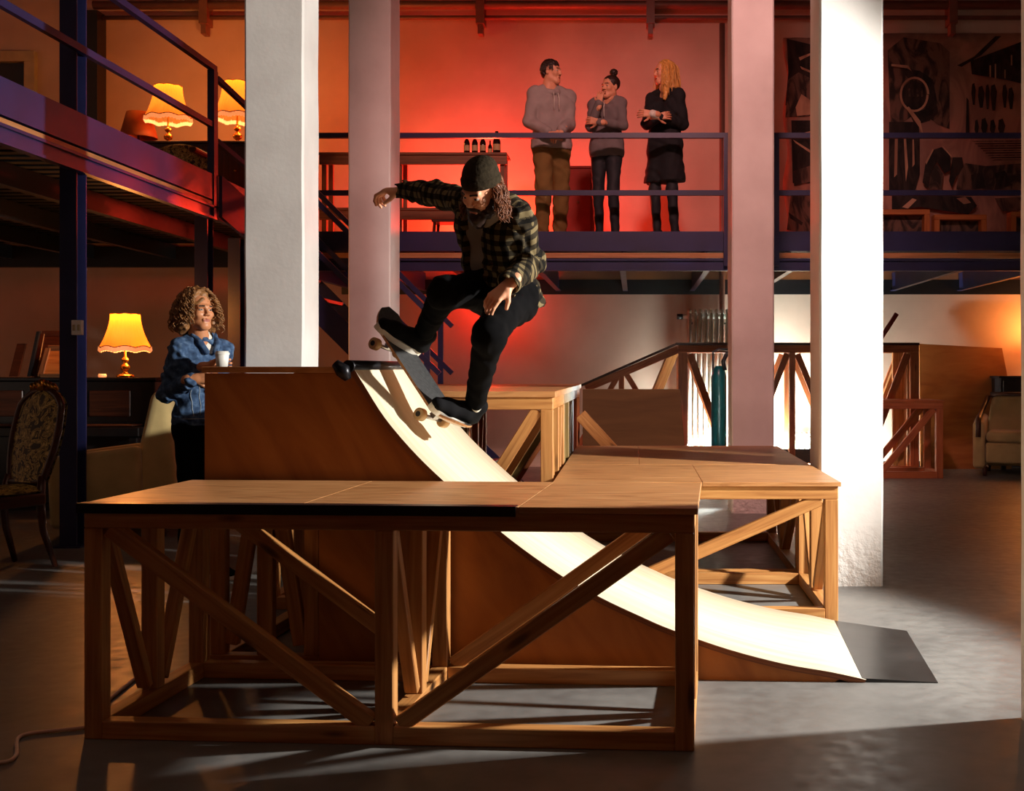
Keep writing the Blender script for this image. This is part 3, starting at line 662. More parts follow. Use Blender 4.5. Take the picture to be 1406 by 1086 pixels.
# little settee back seen over the toe plate
t = thing('settee', (X(240, 12.4), 12.5, DL), 'small upholstered settee upstairs in front of the glowing lamp', 'settee')
xa_, xb_ = X(205, 12.4), X(286, 12.4); b = B(); rows = []
for i in range(13):
    f = i/12; x = xa_+(xb_-xa_)*f; z = DL+.62+.09*math.sin(f*math.pi)
    rows.append([(x, 12.40, DL+.3), (x, 12.38, z-.05), (x, 12.42, z), (x, 12.50, z), (x, 12.54, z-.05), (x, 12.52, DL+.3)])
b.grid(rows, closed=True); b.obj('backrest', 'brocade', t)
B().box(xa_, xb_, 12.0, 12.5, DL+.22, DL+.40).obj('seat', 'brocade', t, bevel=.03)
for x in (xa_, xb_-.05):
    for y in (12.02, 12.44): B().box(x, x+.05, y, y+.05, DL, DL+.22).obj('leg', 'walnut', t)
    B().box(x-.02, x+.06, 12.02, 12.4, DL+.56, DL+.61).obj('armrest', 'walnut', t, bevel=.015)

# ------------------------------------------------------------------ piano and things on it
x0, x1, y0, y1 = -5.75, X(211, 10.2), 10.2, 10.85
t = thing('upright_piano', ((x0+x1)/2, 10.5, 0), 'black upright piano under the lit lamp with frames leaning on it', 'piano')
B().box(x0, x1, y0+.02, y1, .06, 1.10).obj('case', 'piano', t, bevel=.008)
B().box(x0-.02, x1+.02, y0, y1, 1.10, 1.13).obj('lid', 'piano', t, bevel=.006)
B().box(x0+.02, x1-.02, y0-.26, y0+.015, .64, .72).obj('keybed', 'piano', t, bevel=.008)
B().box(x0+.08, x1-.08, y0-.24, y0-.02, .725, .74).obj('keyboard_cover', 'walnut', t, bevel=.005)
for x in (x0+.04, x1-.12): B().box(x, x+.08, y0-.24, y0-.15, .0, .635).obj('leg', 'piano', t, bevel=.01)
for x in (x0+.2, x1-.55): B().box(x, x+.35, y0+.001, y0+.019, .8, 1.02).obj('panel', 'walnut', t, bevel=.006)
B().box(x0, x1, y0+.02, y1, 0, .06).obj('plinth', 'piano', t)
def lean(name, label, cat, px0, px1, pyt, mt, Yb=10.55, th=.03, frame=None, z0=1.1305, px_shift=0):
    a = X(px0, Yb); c = X(px1, Yb); zt_ = P(0, pyt, Yb+.12).z
    s_ = X(872+px_shift, Yb)
    pl = [V((a, Yb, z0+.006)), V((c, Yb, z0+.006)), V((c+s_, Yb+.14, zt_)), V((a+s_, Yb+.14, zt_))]
    t = thing(name, ((a+c)/2, Yb, z0), label, cat)
    B().prism(pl, V((0, th, .004))).obj('back_board', mt, t)
    if frame:
        b = B()
        for i in range(4): b.beam(pl[i]+V((0, -.008, 0)), pl[(i+1) % 4]+V((0, -.008, 0)), .05, .02, up=(0, 1, .1))
        b.obj('frame', frame, t, bevel=.004)
    return t
lean('picture_frame', 'narrow dark reddish board at the far left end of the piano top', 'board', 12, 24, 472, 'walnut', 10.5)
lean('leaning_board', 'thin black upright board between the wooden panels on the piano', 'board', 37, 41, 455, 'black', 10.5, px_shift=2)
lean('headboard', 'wooden framed panel leaning on the piano beside the blue post', 'panel', 56, 92, 478, 'frame_wood', 10.45, frame='oak')
lean('headboard', 'taller reddish wooden panel behind the framed one on the piano', 'panel', 48, 96, 458, 'walnut', 10.62, frame='walnut')
o = B().lathe((X(144, 10.4), 10.35, 1.131), [(0, 0), (.03, 0), (.035, .012), (.03, .03), (.0, .03)], 14).obj('tea_light', 'fringe_lit'); tag(recenter(o), 'tiny glowing tea light on the piano left of the lamp', 'candle')

# ------------------------------------------------------------------ upholstered chairs
def ornate_chair(loc, rz, label, s=1.0):
    t = thing('ornate_chair', loc, label, 'chair', rz=0)
    rot = Matrix.Rotation(rz, 4, 'Z'); T = Matrix.Translation(V(loc))@rot@Matrix.Scale(s, 4)
    def put(b, nm, mt, bev=0):
        b.v = [tuple(T@V(v)) for v in b.v]; return b.obj(nm, mt, t, bevel=bev)
    # local: seat faces -y, back at +y
    n = 28; outl = []
    for i in range(n+1):                      # cartouche half outline, bottom to top
        f = i/n; z = .52+.56*f; w = .155+.045*math.sin(f*math.pi*1.05)+.03*f
        if f > .82: w *= math.sqrt(max(0, 1-((f-.82)/.18)**2))*.75+.25*(1-(f-.82)/.18)
        outl.append((w, z))
    def yb(z): return .235+(z-.5)*.22
    loop = [V((w, yb(z), z)) for w, z in outl]+[V((-w, yb(z), z)) for w, z in outl[::-1]]
    put(B().tube(loop, .022, 8, closed=True), 'back_frame', 'walnut')
    rows = []
    for w, z in outl: rows.append([V((w*q, yb(z)-.02*math.cos(q*math.pi/2)-.004, z)) for q in (-1, -.75, -.5, -.25, 0, .25, .5, .75, 1)])
    rb = [[p+V((0, .045, 0)) for p in r] for r in rows]
    b = B(); b.grid(rows); b.grid([r[::-1] for r in rb]); put(b, 'back_cushion', 'brocade')
    b = B(); zt_ = 1.08
    for k in range(-3, 4): b.tube([V((k*.035-.02, yb(zt_), zt_+.012-.006*abs(k))), V((k*.035, yb(zt_)-.01, zt_+.042-.008*abs(k))), V((k*.035+.02, yb(zt_), zt_+.012-.006*abs(k)))], [.012, .02, .012], 8)
    b.tube([V((0, yb(zt_)-.02, zt_-.01)), V((0, yb(zt_)-.02, zt_+.06))], [.03, .012], 8); put(b, 'crest', 'brass')
    # seat
    rows = []
    for i in range(9):
        f = i/8; y = -.24+.46*f; w = .25-.05*f
        rows.append([V((w*q, y, .46+.05*math.sqrt(max(0, 1-q*q*.9))*math.sin(min(1, .25+f*3)*1.57))) for q in (-1, -.8, -.5, 0, .5, .8, 1)])
    put(B().grid(rows), 'seat_cushion', 'brocade')
    b = B(); loop = [V((-.25, -.24, .43)), V((0, -.27, .43)), V((.25, -.24, .43)), V((.2, .22, .43)), V((-.2, .22, .43))]
    for i in range(5): b.beam(loop[i], loop[(i+1) % 5], .045, .07)
    b.hexa([(-.24, -.24, .42), (.24, -.24, .42), (.19, .22, .42), (-.19, .22, .42), (-.24, -.24, .46), (.24, -.24, .46), (.19, .22, .46), (-.19, .22, .46)]); put(b, 'seat_frame', 'walnut', .008)
    for sx in (-1, 1):
        put(B().tube([V((sx*.235, -.235, .43)), V((sx*.27, -.265, .34)), V((sx*.25, -.25, .2)), V((sx*.225, -.235, .08)), V((sx*.25, -.27, .018))], [.034, .036, .024, .017, .018], 10), 'leg', 'walnut')
        put(B().tube([V((sx*.16, yb(.52), .56)), V((sx*.185, .21, .42)), V((sx*.185, .23, .24)), V((sx*.2, .30, .018))], [.022, .026, .021, .016], 10), 'leg', 'walnut')
    return t
ornate_chair((-3.80, 7.05, 0), math.radians(-30), 'ornate carved chair with gilt brocade back left of the big blue post', 1.0)
ornate_chair((-4.06, 6.35, 0), math.radians(60), 'ornate brocade chair mostly cut off by the left edge of the picture', .97)
ornate_chair((-5.0, 8.3, 0), math.radians(8), 'ornate upholstered chair standing farther back at the left edge', 1.0)

def armchair(loc, rz, label, s=1.0, trim=None, wing=False, dark='walnut'):
    t = thing('armchair', loc, label, 'armchair'); T = Matrix.Translation(V(loc))@Matrix.Rotation(rz, 4, 'Z')@Matrix.Scale(s, 4)
    def put(b, nm, mt, bev=0):
        b.v = [tuple(T@V(v)) for v in b.v]; o = b.obj(nm, mt, t)
        if bev:
            md = o.modifiers.new('b', 'BEVEL'); md.width = bev; md.segments = 4
            for p in o.data.polygons: p.use_smooth = True
        return o
    # faces -x; back on +x
    put(B().box(-.38, .22, -.27, .27, .14, .36), 'seat_frame', 'cream', .03)
    put(B().box(-.40, .18, -.265, .265, .363, .48), 'seat_cushion', 'cream', .05)
    for s_ in (-1, 1):
        y0_, y1_ = sorted((s_*.275, s_*.40)); put(B().hexa([(-.40, y0_, .08), (.22, y0_, .08), (.22, y1_, .08), (-.40, y1_, .08), (-.42, y0_, .58), (.2, y0_, .66), (.2, y1_, .66), (-.42, y1_, .58)]), 'arm', 'cream', .045)
    put(B().hexa([(.06, -.36, .08), (.46, -.33, .08), (.46, .33, .08), (.06, .36, .08), (.24, -.24, 1.04 if not trim else .84), (.36, -.24, 1.06 if not trim else .86), (.36, .24, 1.06 if not trim else .86), (.24, .24, 1.04 if not trim else .84)]), 'backrest', 'cream', .06)
    for x in (-.34, .34):
        for y in (-.28, .28): put(B().tube([V((x, y, .10)), V((x, y, 0))], [.028, .02], 8), 'leg', dark)
    if trim:
        for s_ in (-1, 1): put(B().tube([V((-.44, s_*.34, .42)), V((-.42, s_*.34, .60)), V((-.3, s_*.34, .63)), V((.2, s_*.34, .69)), V((.3, s_*.28, .84))], .028, 8), 'arm_trim', trim)
        put(B().tube([V((.3, -.26, .86)), V((.3, .26, .86))], .03, 8), 'back_trim', trim)
    return t
armchair((-3.76, 8.85, 0), math.radians(8), 'cream high backed armchair between the blue post and the woman in denim', 1.0)
armchair((4.33, 13.75, 0), math.radians(70), 'cream armchair with dark wooden trim at the right edge of the picture', 1.05, trim='walnut')
o = cabinet('side_table', 'black side table at the right edge behind the cream armchair', 'table', 4.33, 4.95, 14.25, 14.7, 0, 1.12, 'black', 1)
pendulum((4.90, 14.45, 1.12), .5, True, 'orange glowing lamp just at the right edge of the picture', 26, wr=.26)

# ------------------------------------------------------------------ upstairs bar rack with bottles
xa_, xb_ = -3.45, X(697, 13.2); y0, y1 = 13.1, 13.5
zr = P(0, 209, 13.1).z; zm = P(0, 285, 13.1).z
t = thing('shelf_rack', ((xa_+xb_)/2, 13.3, DZ), 'long wooden two tier bar rack upstairs in front of the red glow', 'rack')
for z in (zr, zm):
    B().box(xa_, xb_, y0, y1, z-.028, z, ax=0).obj('shelf', 'oak', t, bevel=.003)
    B().box(xa_, xb_, y0+.02, y0+.05, z-.13, z-.028, ax=0).obj('apron', 'oak', t, bevel=.003)
for x in (xa_+.02, xb_-.08, -2.6):
    for y in (y0+.055, y1-.055): B().box(x, x+.05, y, y+.05, DZ, zr-.028 if True else zr).obj('post', 'oak', t)
for k, px in enumerate((641, 652, 663, 672, 682)):
    c = V((X(px, 13.25), 13.25+(.06 if k == 3 else 0), zr)); big = 1.12 if k == 4 else (.72 if k == 3 else 1)
    pf = [(0, 0), (.032, 0), (.034, .01), (.034, .125), (.028, .15), (.013, .175), (.0125, .215), (.015, .217), (.015, .23), (0, .23)]
    t = thing('bottle', c, ['dark bottle at the left end of the bottle row upstairs', 'dark bottle second from the left on the bar rack', 'dark bottle in the middle of the bottle row upstairs', 'short dark bottle set back between the taller ones', 'tallest and thickest dark bottle, at the right end of the row'][k], 'bottle', 'bottles on the bar rack')
    B().lathe(c, [(r*big*(1.15 if k == 4 else 1), z*big) for r, z in pf], 16).obj('glass', 'glass_brown', t)
    B().lathe(c, [(.0352*big*(1.15 if k == 4 else 1), .04*big), (.0352*big*(1.15 if k == 4 else 1), .10*big)], 16).obj('paper_band', 'paper', t)
# small stool on the deck
c = V((X(616, 12.9), 12.9, DZ)); t = thing('stool', c, 'small dark stool upstairs, its legs seen left of the skater below the bar rack', 'stool')
zz = P(0, 303, 12.9).z-DZ
B().box(c.x-.16, c.x+.16, 12.75, 13.05, DZ+zz-.03, DZ+zz).obj('seat', 'walnut', t, bevel=.004)
for sx in (-1, 1):
    for sy in (-1, 1): B().beam((c.x+sx*.13, 12.9+sy*.12, DZ+zz-.031), (c.x+sx*.15, 12.9+sy*.14, DZ+.005), .025, .025).obj('leg', 'walnut', t)
# dark red cabinet behind the man and the first woman
cabinet('cabinet', 'dull red low cabinet upstairs between the man and the woman with the bun', 'cabinet', X(772, 13.6), X(815, 13.6), 13.6, 14.0, DZ, P(0, 228, 13.6).z, 'cloth_red', 1, 'oak')
# red uplighter
t = thing('floor_light', (-1.85, 14.2, DZ), 'small red floodlight behind the bar rack washing the wall', 'light')
B().box(-2.0, -1.7, 14.0, 14.25, DZ, DZ+.14).obj('housing', 'black', t, bevel=.01)
# ------------------------------------------------------------------ mural and wooden frames
YM = YW-.03
def mural(label, px0, px1, py0, py1, shapes, skew=0):
    t = thing('mural', (X((px0+px1)/2, YM), YM, P(0, py1, YM).z), label, 'painting')
    z1 = P(0, py0, YM).z; z0 = P(0, py1, YM).z; xa, xb = X(px0, YM), X(px1, YM)
    rows = []
    for i in range(21):
        z = z0+(z1-z0)*i/20; rows.append([(xa+(xb-xa)*j/12+.03*math.sin(i*.9+j*.4), YM-.012-.010*math.sin(j*1.9+i*.8), z) for j in range(13)])
    b = B(); b.grid(rows, smooth=True); o = b.obj('canvas', 'art_ground', t); md = o.modifiers.new('s', 'SOLIDIFY'); md.thickness = .006; md.offset = -1
    b = B()
    for k, (mi, poly) in enumerate(shapes):
        pts = [P(x, y, YM) for x, y in poly]
        for q in pts: q.y = YM-.028-.0012*k
        b.prism(pts, V((0, .001, 0)), mi)
    b.obj('painted_shapes', ['art_black', 'art_light', 'art_mid'], t); return t
def artmat(name, c1, c2, sc, dist=2.5):
    m, nt, b = _m(name); b.inputs['Roughness'].default_value = .8
    n = nt.nodes.new('ShaderNodeTexNoise'); n.inputs['Scale'].default_value = sc; n.inputs['Detail'].default_value = 5; n.inputs['Distortion'].default_value = dist
    L(nt, coords(nt, False, (1.2, 1, .5), False), n.inputs['Vector']); r = ramp(nt, [(.42, c1), (.58, c2)]); L(nt, n.outputs['Fac'], r.inputs[0]); L(nt, r.outputs[0], b.inputs['Base Color']); M[name] = m
artmat('art_ground', rgb(150, 110, 96), rgb(176, 132, 112), 2)
artmat('art_black', rgb(16, 13, 12), rgb(48, 38, 32), 3.2)
artmat('art_mid', rgb(40, 32, 28), rgb(110, 84, 70), 4)
artmat('art_light', rgb(150, 116, 92), rgb(196, 160, 130), 3, .5)
def ell(cx, cy, rx, ry, n=24, a0=0, a1=2*math.pi): return [(cx+rx*math.cos(a0+(a1-a0)*i/n), cy+ry*math.sin(a0+(a1-a0)*i/n)) for i in range(n)]
def ringpoly(cx, cy, rx, ry, w, n=28):
    o_ = ell(cx, cy, rx, ry, n); i_ = ell(cx, cy, rx-w, ry-w, n); return [[o_[k], o_[(k+1) % n], i_[(k+1) % n], i_[k]] for k in range(n)]
sh = [(2, [(1218, 70), (1240, 52), (1290, 60), (1303, 72), (1303, 178), (1285, 170), (1262, 152), (1240, 168), (1222, 168)]),
      (0, [(1248, 96), (1262, 98), (1280, 110), (1286, 140), (1276, 166), (1262, 170), (1250, 160), (1270, 150), (1274, 124)]),
      (0, [(1220, 168), (1260, 168), (1262, 186), (1262, 240), (1256, 262), (1220, 264)]),
      (1, [(1228, 190), (1232, 190), (1231, 240), (1227, 244)]), (1, [(1240, 188), (1243, 188), (1246, 230), (1243, 250)]), (1, [(1252, 192), (1254, 192), (1255, 226), (1252, 230)]),
      (0, [(1240, 92), (1252, 96), (1256, 106), (1250, 112), (1242, 104)])]
sh += [(0, ell(1254, 132, 17, 20)), (0, [(1244, 148), (1266, 148), (1258, 170), (1254, 170)])]
sh += [(1, q) for q in ringpoly(1254, 131, 20, 24, 3)]
sh += [(1, [(1242, 150), (1246, 148), (1262, 168), (1266, 188), (1260, 176)])]
for i, x in enumerate((1245, 1250, 1256, 1262)): sh.append((2, [(x, 124), (x+2.5, 123), (x+3.5, 134), (x+1, 135)]))
sh += [(1, [(1222, 90), (1245, 92), (1250, 100), (1244, 96), (1222, 93)]),
       (0, [(1312, 92), (1335, 80), (1364, 52), (1372, 52), (1345, 78), (1318, 94)]),
       (0, [(1330, 86), (1404, 58), (1404, 118), (1380, 112), (1332, 104)]),
       (1, [(1356, 92), (1358, 92), (1358, 108), (1356, 108)]), (1, [(1363, 90), (1365, 90), (1365, 110), (1363, 110)]), (1, [(1385, 78), (1387, 78), (1387, 92), (1385, 92)]), (1, [(1376, 98), (1378, 98), (1378, 110), (1376, 110)])]
for x, w, y0_, y1_ in ((1332, 5, 118, 146), (1341, 8, 122, 150), (1351, 5, 120, 152), (1358, 8, 120, 154), (1374, 6, 120, 150), (1382, 7, 124, 152), (1336, 5, 168, 186), (1345, 8, 166, 186), (1357, 7, 168, 185), (1368, 9, 167, 186)):
    sh.append((0, [(x, y0_), (x+w*.6, y0_-2), (x+w, y0_+8), (x+w*.7, y1_), (x+w*.2, y1_), (x-1, y0_+12)]))
sh += [(0, [(1324, 136), (1327, 140), (1328, 186), (1323, 186)]),
       (0, [(1264, 252), (1268, 226), (1278, 208), (1290, 204), (1302, 216), (1302, 236), (1294, 240), (1284, 224), (1276, 236), (1272, 260)]),
       (2, [(1276, 236), (1284, 226), (1292, 240), (1290, 262), (1272, 262)]), (0, [(1305, 218), (1318, 218), (1320, 236), (1310, 244), (1304, 260), (1300, 250)]),
       (1, [(1290, 202), (1292, 203), (1304, 216), (1303, 218)]), (1, [(1268, 224), (1278, 206), (1279, 208), (1269, 228)]),
       (2, [(1322, 226), (1350, 230), (1404, 226), (1404, 262), (1310, 262), (1312, 244)]), (0, [(1330, 242), (1346, 238), (1350, 260), (1332, 262)]), (0, [(1362, 240), (1376, 236), (1386, 256), (1366, 262)]),
       (0, [(1222, 270), (1290, 270), (1330, 272), (1338, 284), (1326, 296), (1300, 292), (1262, 286), (1222, 290)]), (1, [(1236, 286), (1250, 274), (1256, 276), (1244, 288)]), (1, [(1310, 274), (1322, 272), (1330, 280), (1320, 282)]),
       (2, [(1222, 300), (1248, 296), (1258, 310), (1240, 322), (1222, 322)]), (2, [(1362, 274), (1404, 272), (1404, 290), (1372, 292)])]
for i in range(9): y = 196+i*3.2; sh.append((0 if i % 2 else 2, [(1330+i*4, y), (1404, y-1), (1404, y+.9), (1334+i*3, y+1.2)]))
mural('dark figurative mural on brown ground at the upper right of the back wall', 1196, 1460, 46, 326, sh)
sh = [(0, [(1080, 54), (1114, 62), (1114, 150), (1096, 150), (1078, 145), (1082, 100)]), (2, [(1082, 110), (1096, 100), (1112, 108), (1112, 160), (1078, 162)]), (1, [(1092, 148), (1100, 130), (1112, 138), (1112, 158), (1094, 160)]),
      (0, [(1086, 166), (1114, 166), (1114, 252), (1088, 252)]), (1, [(1088, 192), (1114, 208), (1114, 212), (1092, 197)]), (1, [(1094, 186), (1114, 180), (1114, 184), (1096, 188)]), (2, [(1088, 236), (1112, 228), (1112, 250), (1090, 256)]),
      (2, [(1086, 262), (1114, 268), (1114, 322), (1080, 316)]), (0, [(1082, 292), (1102, 306), (1100, 310), (1084, 300)]), (1, [(1096, 80), (1112, 74), (1112, 77), (1098, 84)]), (1, [(1098, 92), (1112, 98), (1112, 101), (1100, 96)])]
mural('narrow dark painted banner between the pinkish and the white column', 1078, 1160, 52, 326, sh)
for k, (px0, px1, pyt) in enumerate(((1200, 1277, 289), (1283, 1355, 296), (1388, 1460, 292))):
    Yf = 14.0; a, c = X(px0, Yf), X(px1, Yf); zt_ = P(0, pyt, Yf+.1).z
    t = thing('picture_frame', ((a+c)/2, Yf, DZ), ['orange wooden frame standing upstairs just right of the white column', 'orange wooden frame upstairs, middle one of the three under the mural', 'orange wooden frame upstairs cut by the right edge of the picture'][k], 'frame')
    for nm, q in (('top_bar', (a, c, zt_-.06, zt_)), ('side_bar', (a, a+.065, DZ, zt_-.06)), ('side_bar', (c-.065, c, DZ, zt_-.06)), ('bottom_bar', (a+.065, c-.065, DZ, DZ+.06))):
        B().box(q[0], q[1], Yf, Yf+.16, q[2], q[3]).obj(nm, 'frame_wood', t, bevel=.004)
    B().box(a+.065, c-.065, Yf+.13, Yf+.15, DZ+.06, zt_-.06).obj('back_panel', 'art_mid', t)

# ------------------------------------------------------------------ radiator, cylinder, floodlight
def radiator(label, px0, px1, zt_, z0, n):
    a, c = X(px0, 14.6), X(px1, 14.6); t = thing('radiator', ((a+c)/2, 14.6, z0), label, 'radiator'); w = (c-a)/n
    for i in range(n):
        x = a+w*(i+.5); b = B()
        for y in (14.55, 14.65): b.tube([(x, y, z0+.03), (x, y, zt_-.03)], w*.33, 8)
        b.tube([(x, 14.55, zt_-.04), (x, 14.6, zt_), (x, 14.65, zt_-.04)], w*.36, 8); b.tube([(x, 14.55, z0+.04), (x, 14.6, z0), (x, 14.65, z0+.04)], w*.36, 8)
        b.obj('radiator_section', 'radiator', t)
    for z in (zt_-.07, z0+.07): B().tube([(a-.05, 14.6, z), (c+.03, 14.6, z)], .028, 10).obj('header_pipe', 'radiator', t)
    B().tube([(a-.05, 14.6, zt_-.07), (a-.12, 14.6, zt_-.07)], .035, 10).obj('valve', 'black', t)
    B().tube([(a+.06, 14.6, zt_-.15), (a+.06, YW-.01, zt_-.15)], .012, 6).tube([(c-.06, 14.6, zt_-.15), (c-.06, YW-.01, zt_-.15)], .012, 6).obj('wall_bracket', 'black', t)
    return t
radiator('white column radiator on the back wall left of the pinkish column', 943, 1002, 1.91, .30, 8)
radiator('low white radiator on the back wall between the pinkish and the white column', 1090, 1118, .42, .12, 4)
c = V((X(987, 12.4), 12.4, 0)); t = thing('gas_cylinder', c, 'tall teal cylinder with a bent black handle left of the pinkish column', 'cylinder')
B().lathe(c, [(0, 0), (.075, 0), (.08, .02), (.08, .38), (.078, .4), (.08, .42), (.08, 1.12), (.06, 1.2), (.03, 1.235), (0, 1.235)], 20).obj('cylinder_body', 'teal', t)
B().tube([c+V((-.06, 0, 1.15)), c+V((-.06, 0, 1.38)), c+V((.0, 0, 1.41)), c+V((.13, 0, 1.40))], .012, 8).obj('handle', 'black', t)
B().tube([c+V((.06, -.04, 1.19)), c+V((.04, -.05, 1.28)), c+V((.08, -.05, 1.36)), c+V((.14, -.05, 1.39))], .022, 8).obj('hose', 'black', t)
o = B().beam((X(1206, 14.1), 14.1, 1.515), (X(1232, 14.1), 14.12, 1.515+.34), .03, .05).obj('stick', 'cloth_red', bevel=.004); tag(recenter(o), 'dark red stick poking up right of the white column above the platform', 'stick')
# floor floodlight behind platform
t = thing('floodlight', (1.6, 14.23, 0), 'long white lamp near the floor behind the big wooden platform, aimed at the wall', 'light')
B().box(.80, 2.40, 14.20, 14.26, .085, .26).obj('housing', 'black', t, bevel=.01)
B().box(.82, 2.38, 14.261, 14.264, .10, .24).obj('lamp_face', 'bulb_white', t)
# cord
pts = cat([(x, y, .008) for x, y in [(-2.95, 3.50), (-2.6, 3.62), (-2.32, 3.66), (-2.29, 3.85), (-2.20, 3.98), (-2.0, 4.05), (-1.83, 4.11), (-1.84, 4.4), (-1.9, 5.0), (-1.7, 5.4)]], 8)
cc = [G(*p) for p in ((-60, 1050), (2, 1050), (22, 1040), (24, 1018), (40, 1010), (75, 1006), (118, 1001), (124, 992), (142, 970), (172, 945), (196, 925))]
pts = cat([(p.x, p.y, .007) for p in cc], 8)
o = B().tube(pts, .0065, 8).obj('power_cord', 'cord'); tag(recenter(o), 'pale pink power cord snaking over the floor at the lower left', 'cord')
# ------------------------------------------------------------------ signed-distance modelling for people
def na(v): return np.array(v, dtype=np.float32)
class S:
    def __init__(s): s.p = []; s.wr = 0; s.wf = 1.0
    def cap(s, a, b, ra, rb=None, k=.02, n=None, f=1.0, sub=False, w=None):
        s.p.append(('c', na(a), na(b), ra, ra if rb is None else rb, k, None if n is None else na(V(n).normalized()), f, sub, w)); return s
    def chain(s, pts, rs, k=.02, **kw):
        for i in range(len(pts)-1): s.cap(pts[i], pts[i+1], rs[i], rs[i+1], k, **kw)
        return s
    def ell(s, c, r, ax=None, k=.02, sub=False):
        A = np.eye(3, dtype=np.float32) if ax is None else np.array([na(a) for a in ax])
        s.p.append(('e', na(c), A, na(r), None, k, None, 1, sub, None)); return s
    def plane(s, c, n, r=9.0): s.p.append(('p', na(c), na(V(n).normalized()), r, r, .002, None, 1, True, None)); return s
    def box(s):
        lo = np.full(3, 1e9); hi = -lo
        for p in s.p:
            if p[8]: continue
            if p[0] == 'c':
                for q, r in ((p[1], p[3]), (p[2], p[4])): lo = np.minimum(lo, q-r); hi = np.maximum(hi, q+r)
            else: r = p[3].max(); lo = np.minimum(lo, p[1]-r); hi = np.maximum(hi, p[1]+r)
        return lo-.03, hi+.03
    def mesh(s, h):
        lo, hi = s.box(); n = np.ceil((hi-lo)/h).astype(int)+1
        ax = [(lo[i]+h*np.arange(n[i])).astype(np.float32) for i in range(3)]
        D = np.full(n, 1.0, np.float32)
        for p in s.p:
            k = p[5]; m = 3*k+.025+2*h
            if p[0] == 'p':
                X_, Y_, Z_ = np.meshgrid(*ax, indexing='ij', sparse=True); q = (X_-p[1][0])*p[2][0]+(Y_-p[1][1])*p[2][1]+(Z_-p[1][2])*p[2][2]
                if p[3] < 5: q = np.minimum(q, p[3]-np.sqrt((X_-p[1][0])**2+(Y_-p[1][1])**2+(Z_-p[1][2])**2))
                D = np.maximum(D, q.astype(np.float32)); continue
            if p[0] == 'c': r = max(p[3], p[4]); a = np.minimum(p[1], p[2])-r-m; b = np.maximum(p[1], p[2])+r+m
            else: a = p[1]-p[3].max()-m; b = p[1]+p[3].max()+m
            i0 = np.clip(((a-lo)/h).astype(int), 0, n); i1 = np.clip(((b-lo)/h).astype(int)+2, 0, n)
            if (i1 <= i0).any(): continue
            sl = tuple(slice(i0[i], i1[i]) for i in range(3))
            X_, Y_, Z_ = np.meshgrid(ax[0][sl[0]], ax[1][sl[1]], ax[2][sl[2]], indexing='ij')
            if p[0] == 'c':
                A, Bp = p[1], p[2]; d = Bp-A
                x, y, z = X_-A[0], Y_-A[1], Z_-A[2]
                if p[6] is not None:
                    nn = p[6]; e = (x*nn[0]+y*nn[1]+z*nn[2])*(p[7]-1); x = x+e*nn[0]; y = y+e*nn[1]; z = z+e*nn[2]
                dd = float(d@d)+1e-9; t = np.clip((x*d[0]+y*d[1]+z*d[2])/dd, 0, 1)
                q = np.sqrt((x-t*d[0])**2+(y-t*d[1])**2+(z-t*d[2])**2)-(p[3]+(p[4]-p[3])*t)
                if p[7] > 1: q = q/(.5+.5*p[7])
            else:
                x, y, z = X_-p[1][0], Y_-p[1][1], Z_-p[1][2]; A = p[2]; r = p[3]
                u = [(x*A[i][0]+y*A[i][1]+z*A[i][2])/r[i] for i in range(3)]
                k0 = np.sqrt(u[0]**2+u[1]**2+u[2]**2); k1 = np.sqrt((u[0]/r[0])**2+(u[1]/r[1])**2+(u[2]/r[2])**2)+1e-9
                q = k0*(k0-1)/k1
            a = D[sl]
            if p[8]: hh = np.clip(.5-.5*(a+q)/k, 0, 1); D[sl] = a*(1-hh)-q*hh+k*hh*(1-hh)
            else: hh = np.clip(.5+.5*(q-a)/k, 0, 1); D[sl] = q*(1-hh)+a*hh-k*hh*(1-hh)
        if s.wr:
            X_, Y_, Z_ = np.meshgrid(*ax, indexing='ij', sparse=True); g = s.wf
            w1_ = np.sin(g*(21*X_+13*Z_)+1.3*np.sin(g*(17*Y_+9*Z_)))
            w = np.sin(g*(38*Z_+14*X_)+2.1*w1_+1.1*np.sin(g*31*Y_)); w = w+.5*np.sin(g*(57*X_-33*Z_+20*Y_)+1.7*w1_)
            D = D+(s.wr*w).astype(np.float32)
        I = D < 0
        c = np.zeros(tuple(n-1), np.int8); off = [(i, j, k) for i in (0, 1) for j in (0, 1) for k in (0, 1)]
        for o in off: c += I[o[0]:n[0]-1+o[0], o[1]:n[1]-1+o[1], o[2]:n[2]-1+o[2]]
        act = np.argwhere((c > 0) & (c < 8)); N_ = len(act)
        val = np.stack([D[act[:, 0]+o[0], act[:, 1]+o[1], act[:, 2]+o[2]] for o in off], 1)
        acc = np.zeros((N_, 3)); cnt = np.zeros(N_); offn = np.array(off, float)
        for i in range(8):
            for j in range(i+1, 8):
                if np.abs(offn[i]-offn[j]).sum() != 1: continue
                m = (val[:, i] < 0) != (val[:, j] < 0); t = np.where(m, val[:, i]/(val[:, i]-val[:, j]+1e-12), 0)
                acc += np.where(m[:, None], offn[i]+(offn[j]-offn[i])*t[:, None], 0); cnt += m
        verts = lo+h*(act+acc/cnt[:, None])
        idx = np.full(tuple(n-1), -1, np.int32); idx[act[:, 0], act[:, 1], act[:, 2]] = np.arange(N_)
        quads = []
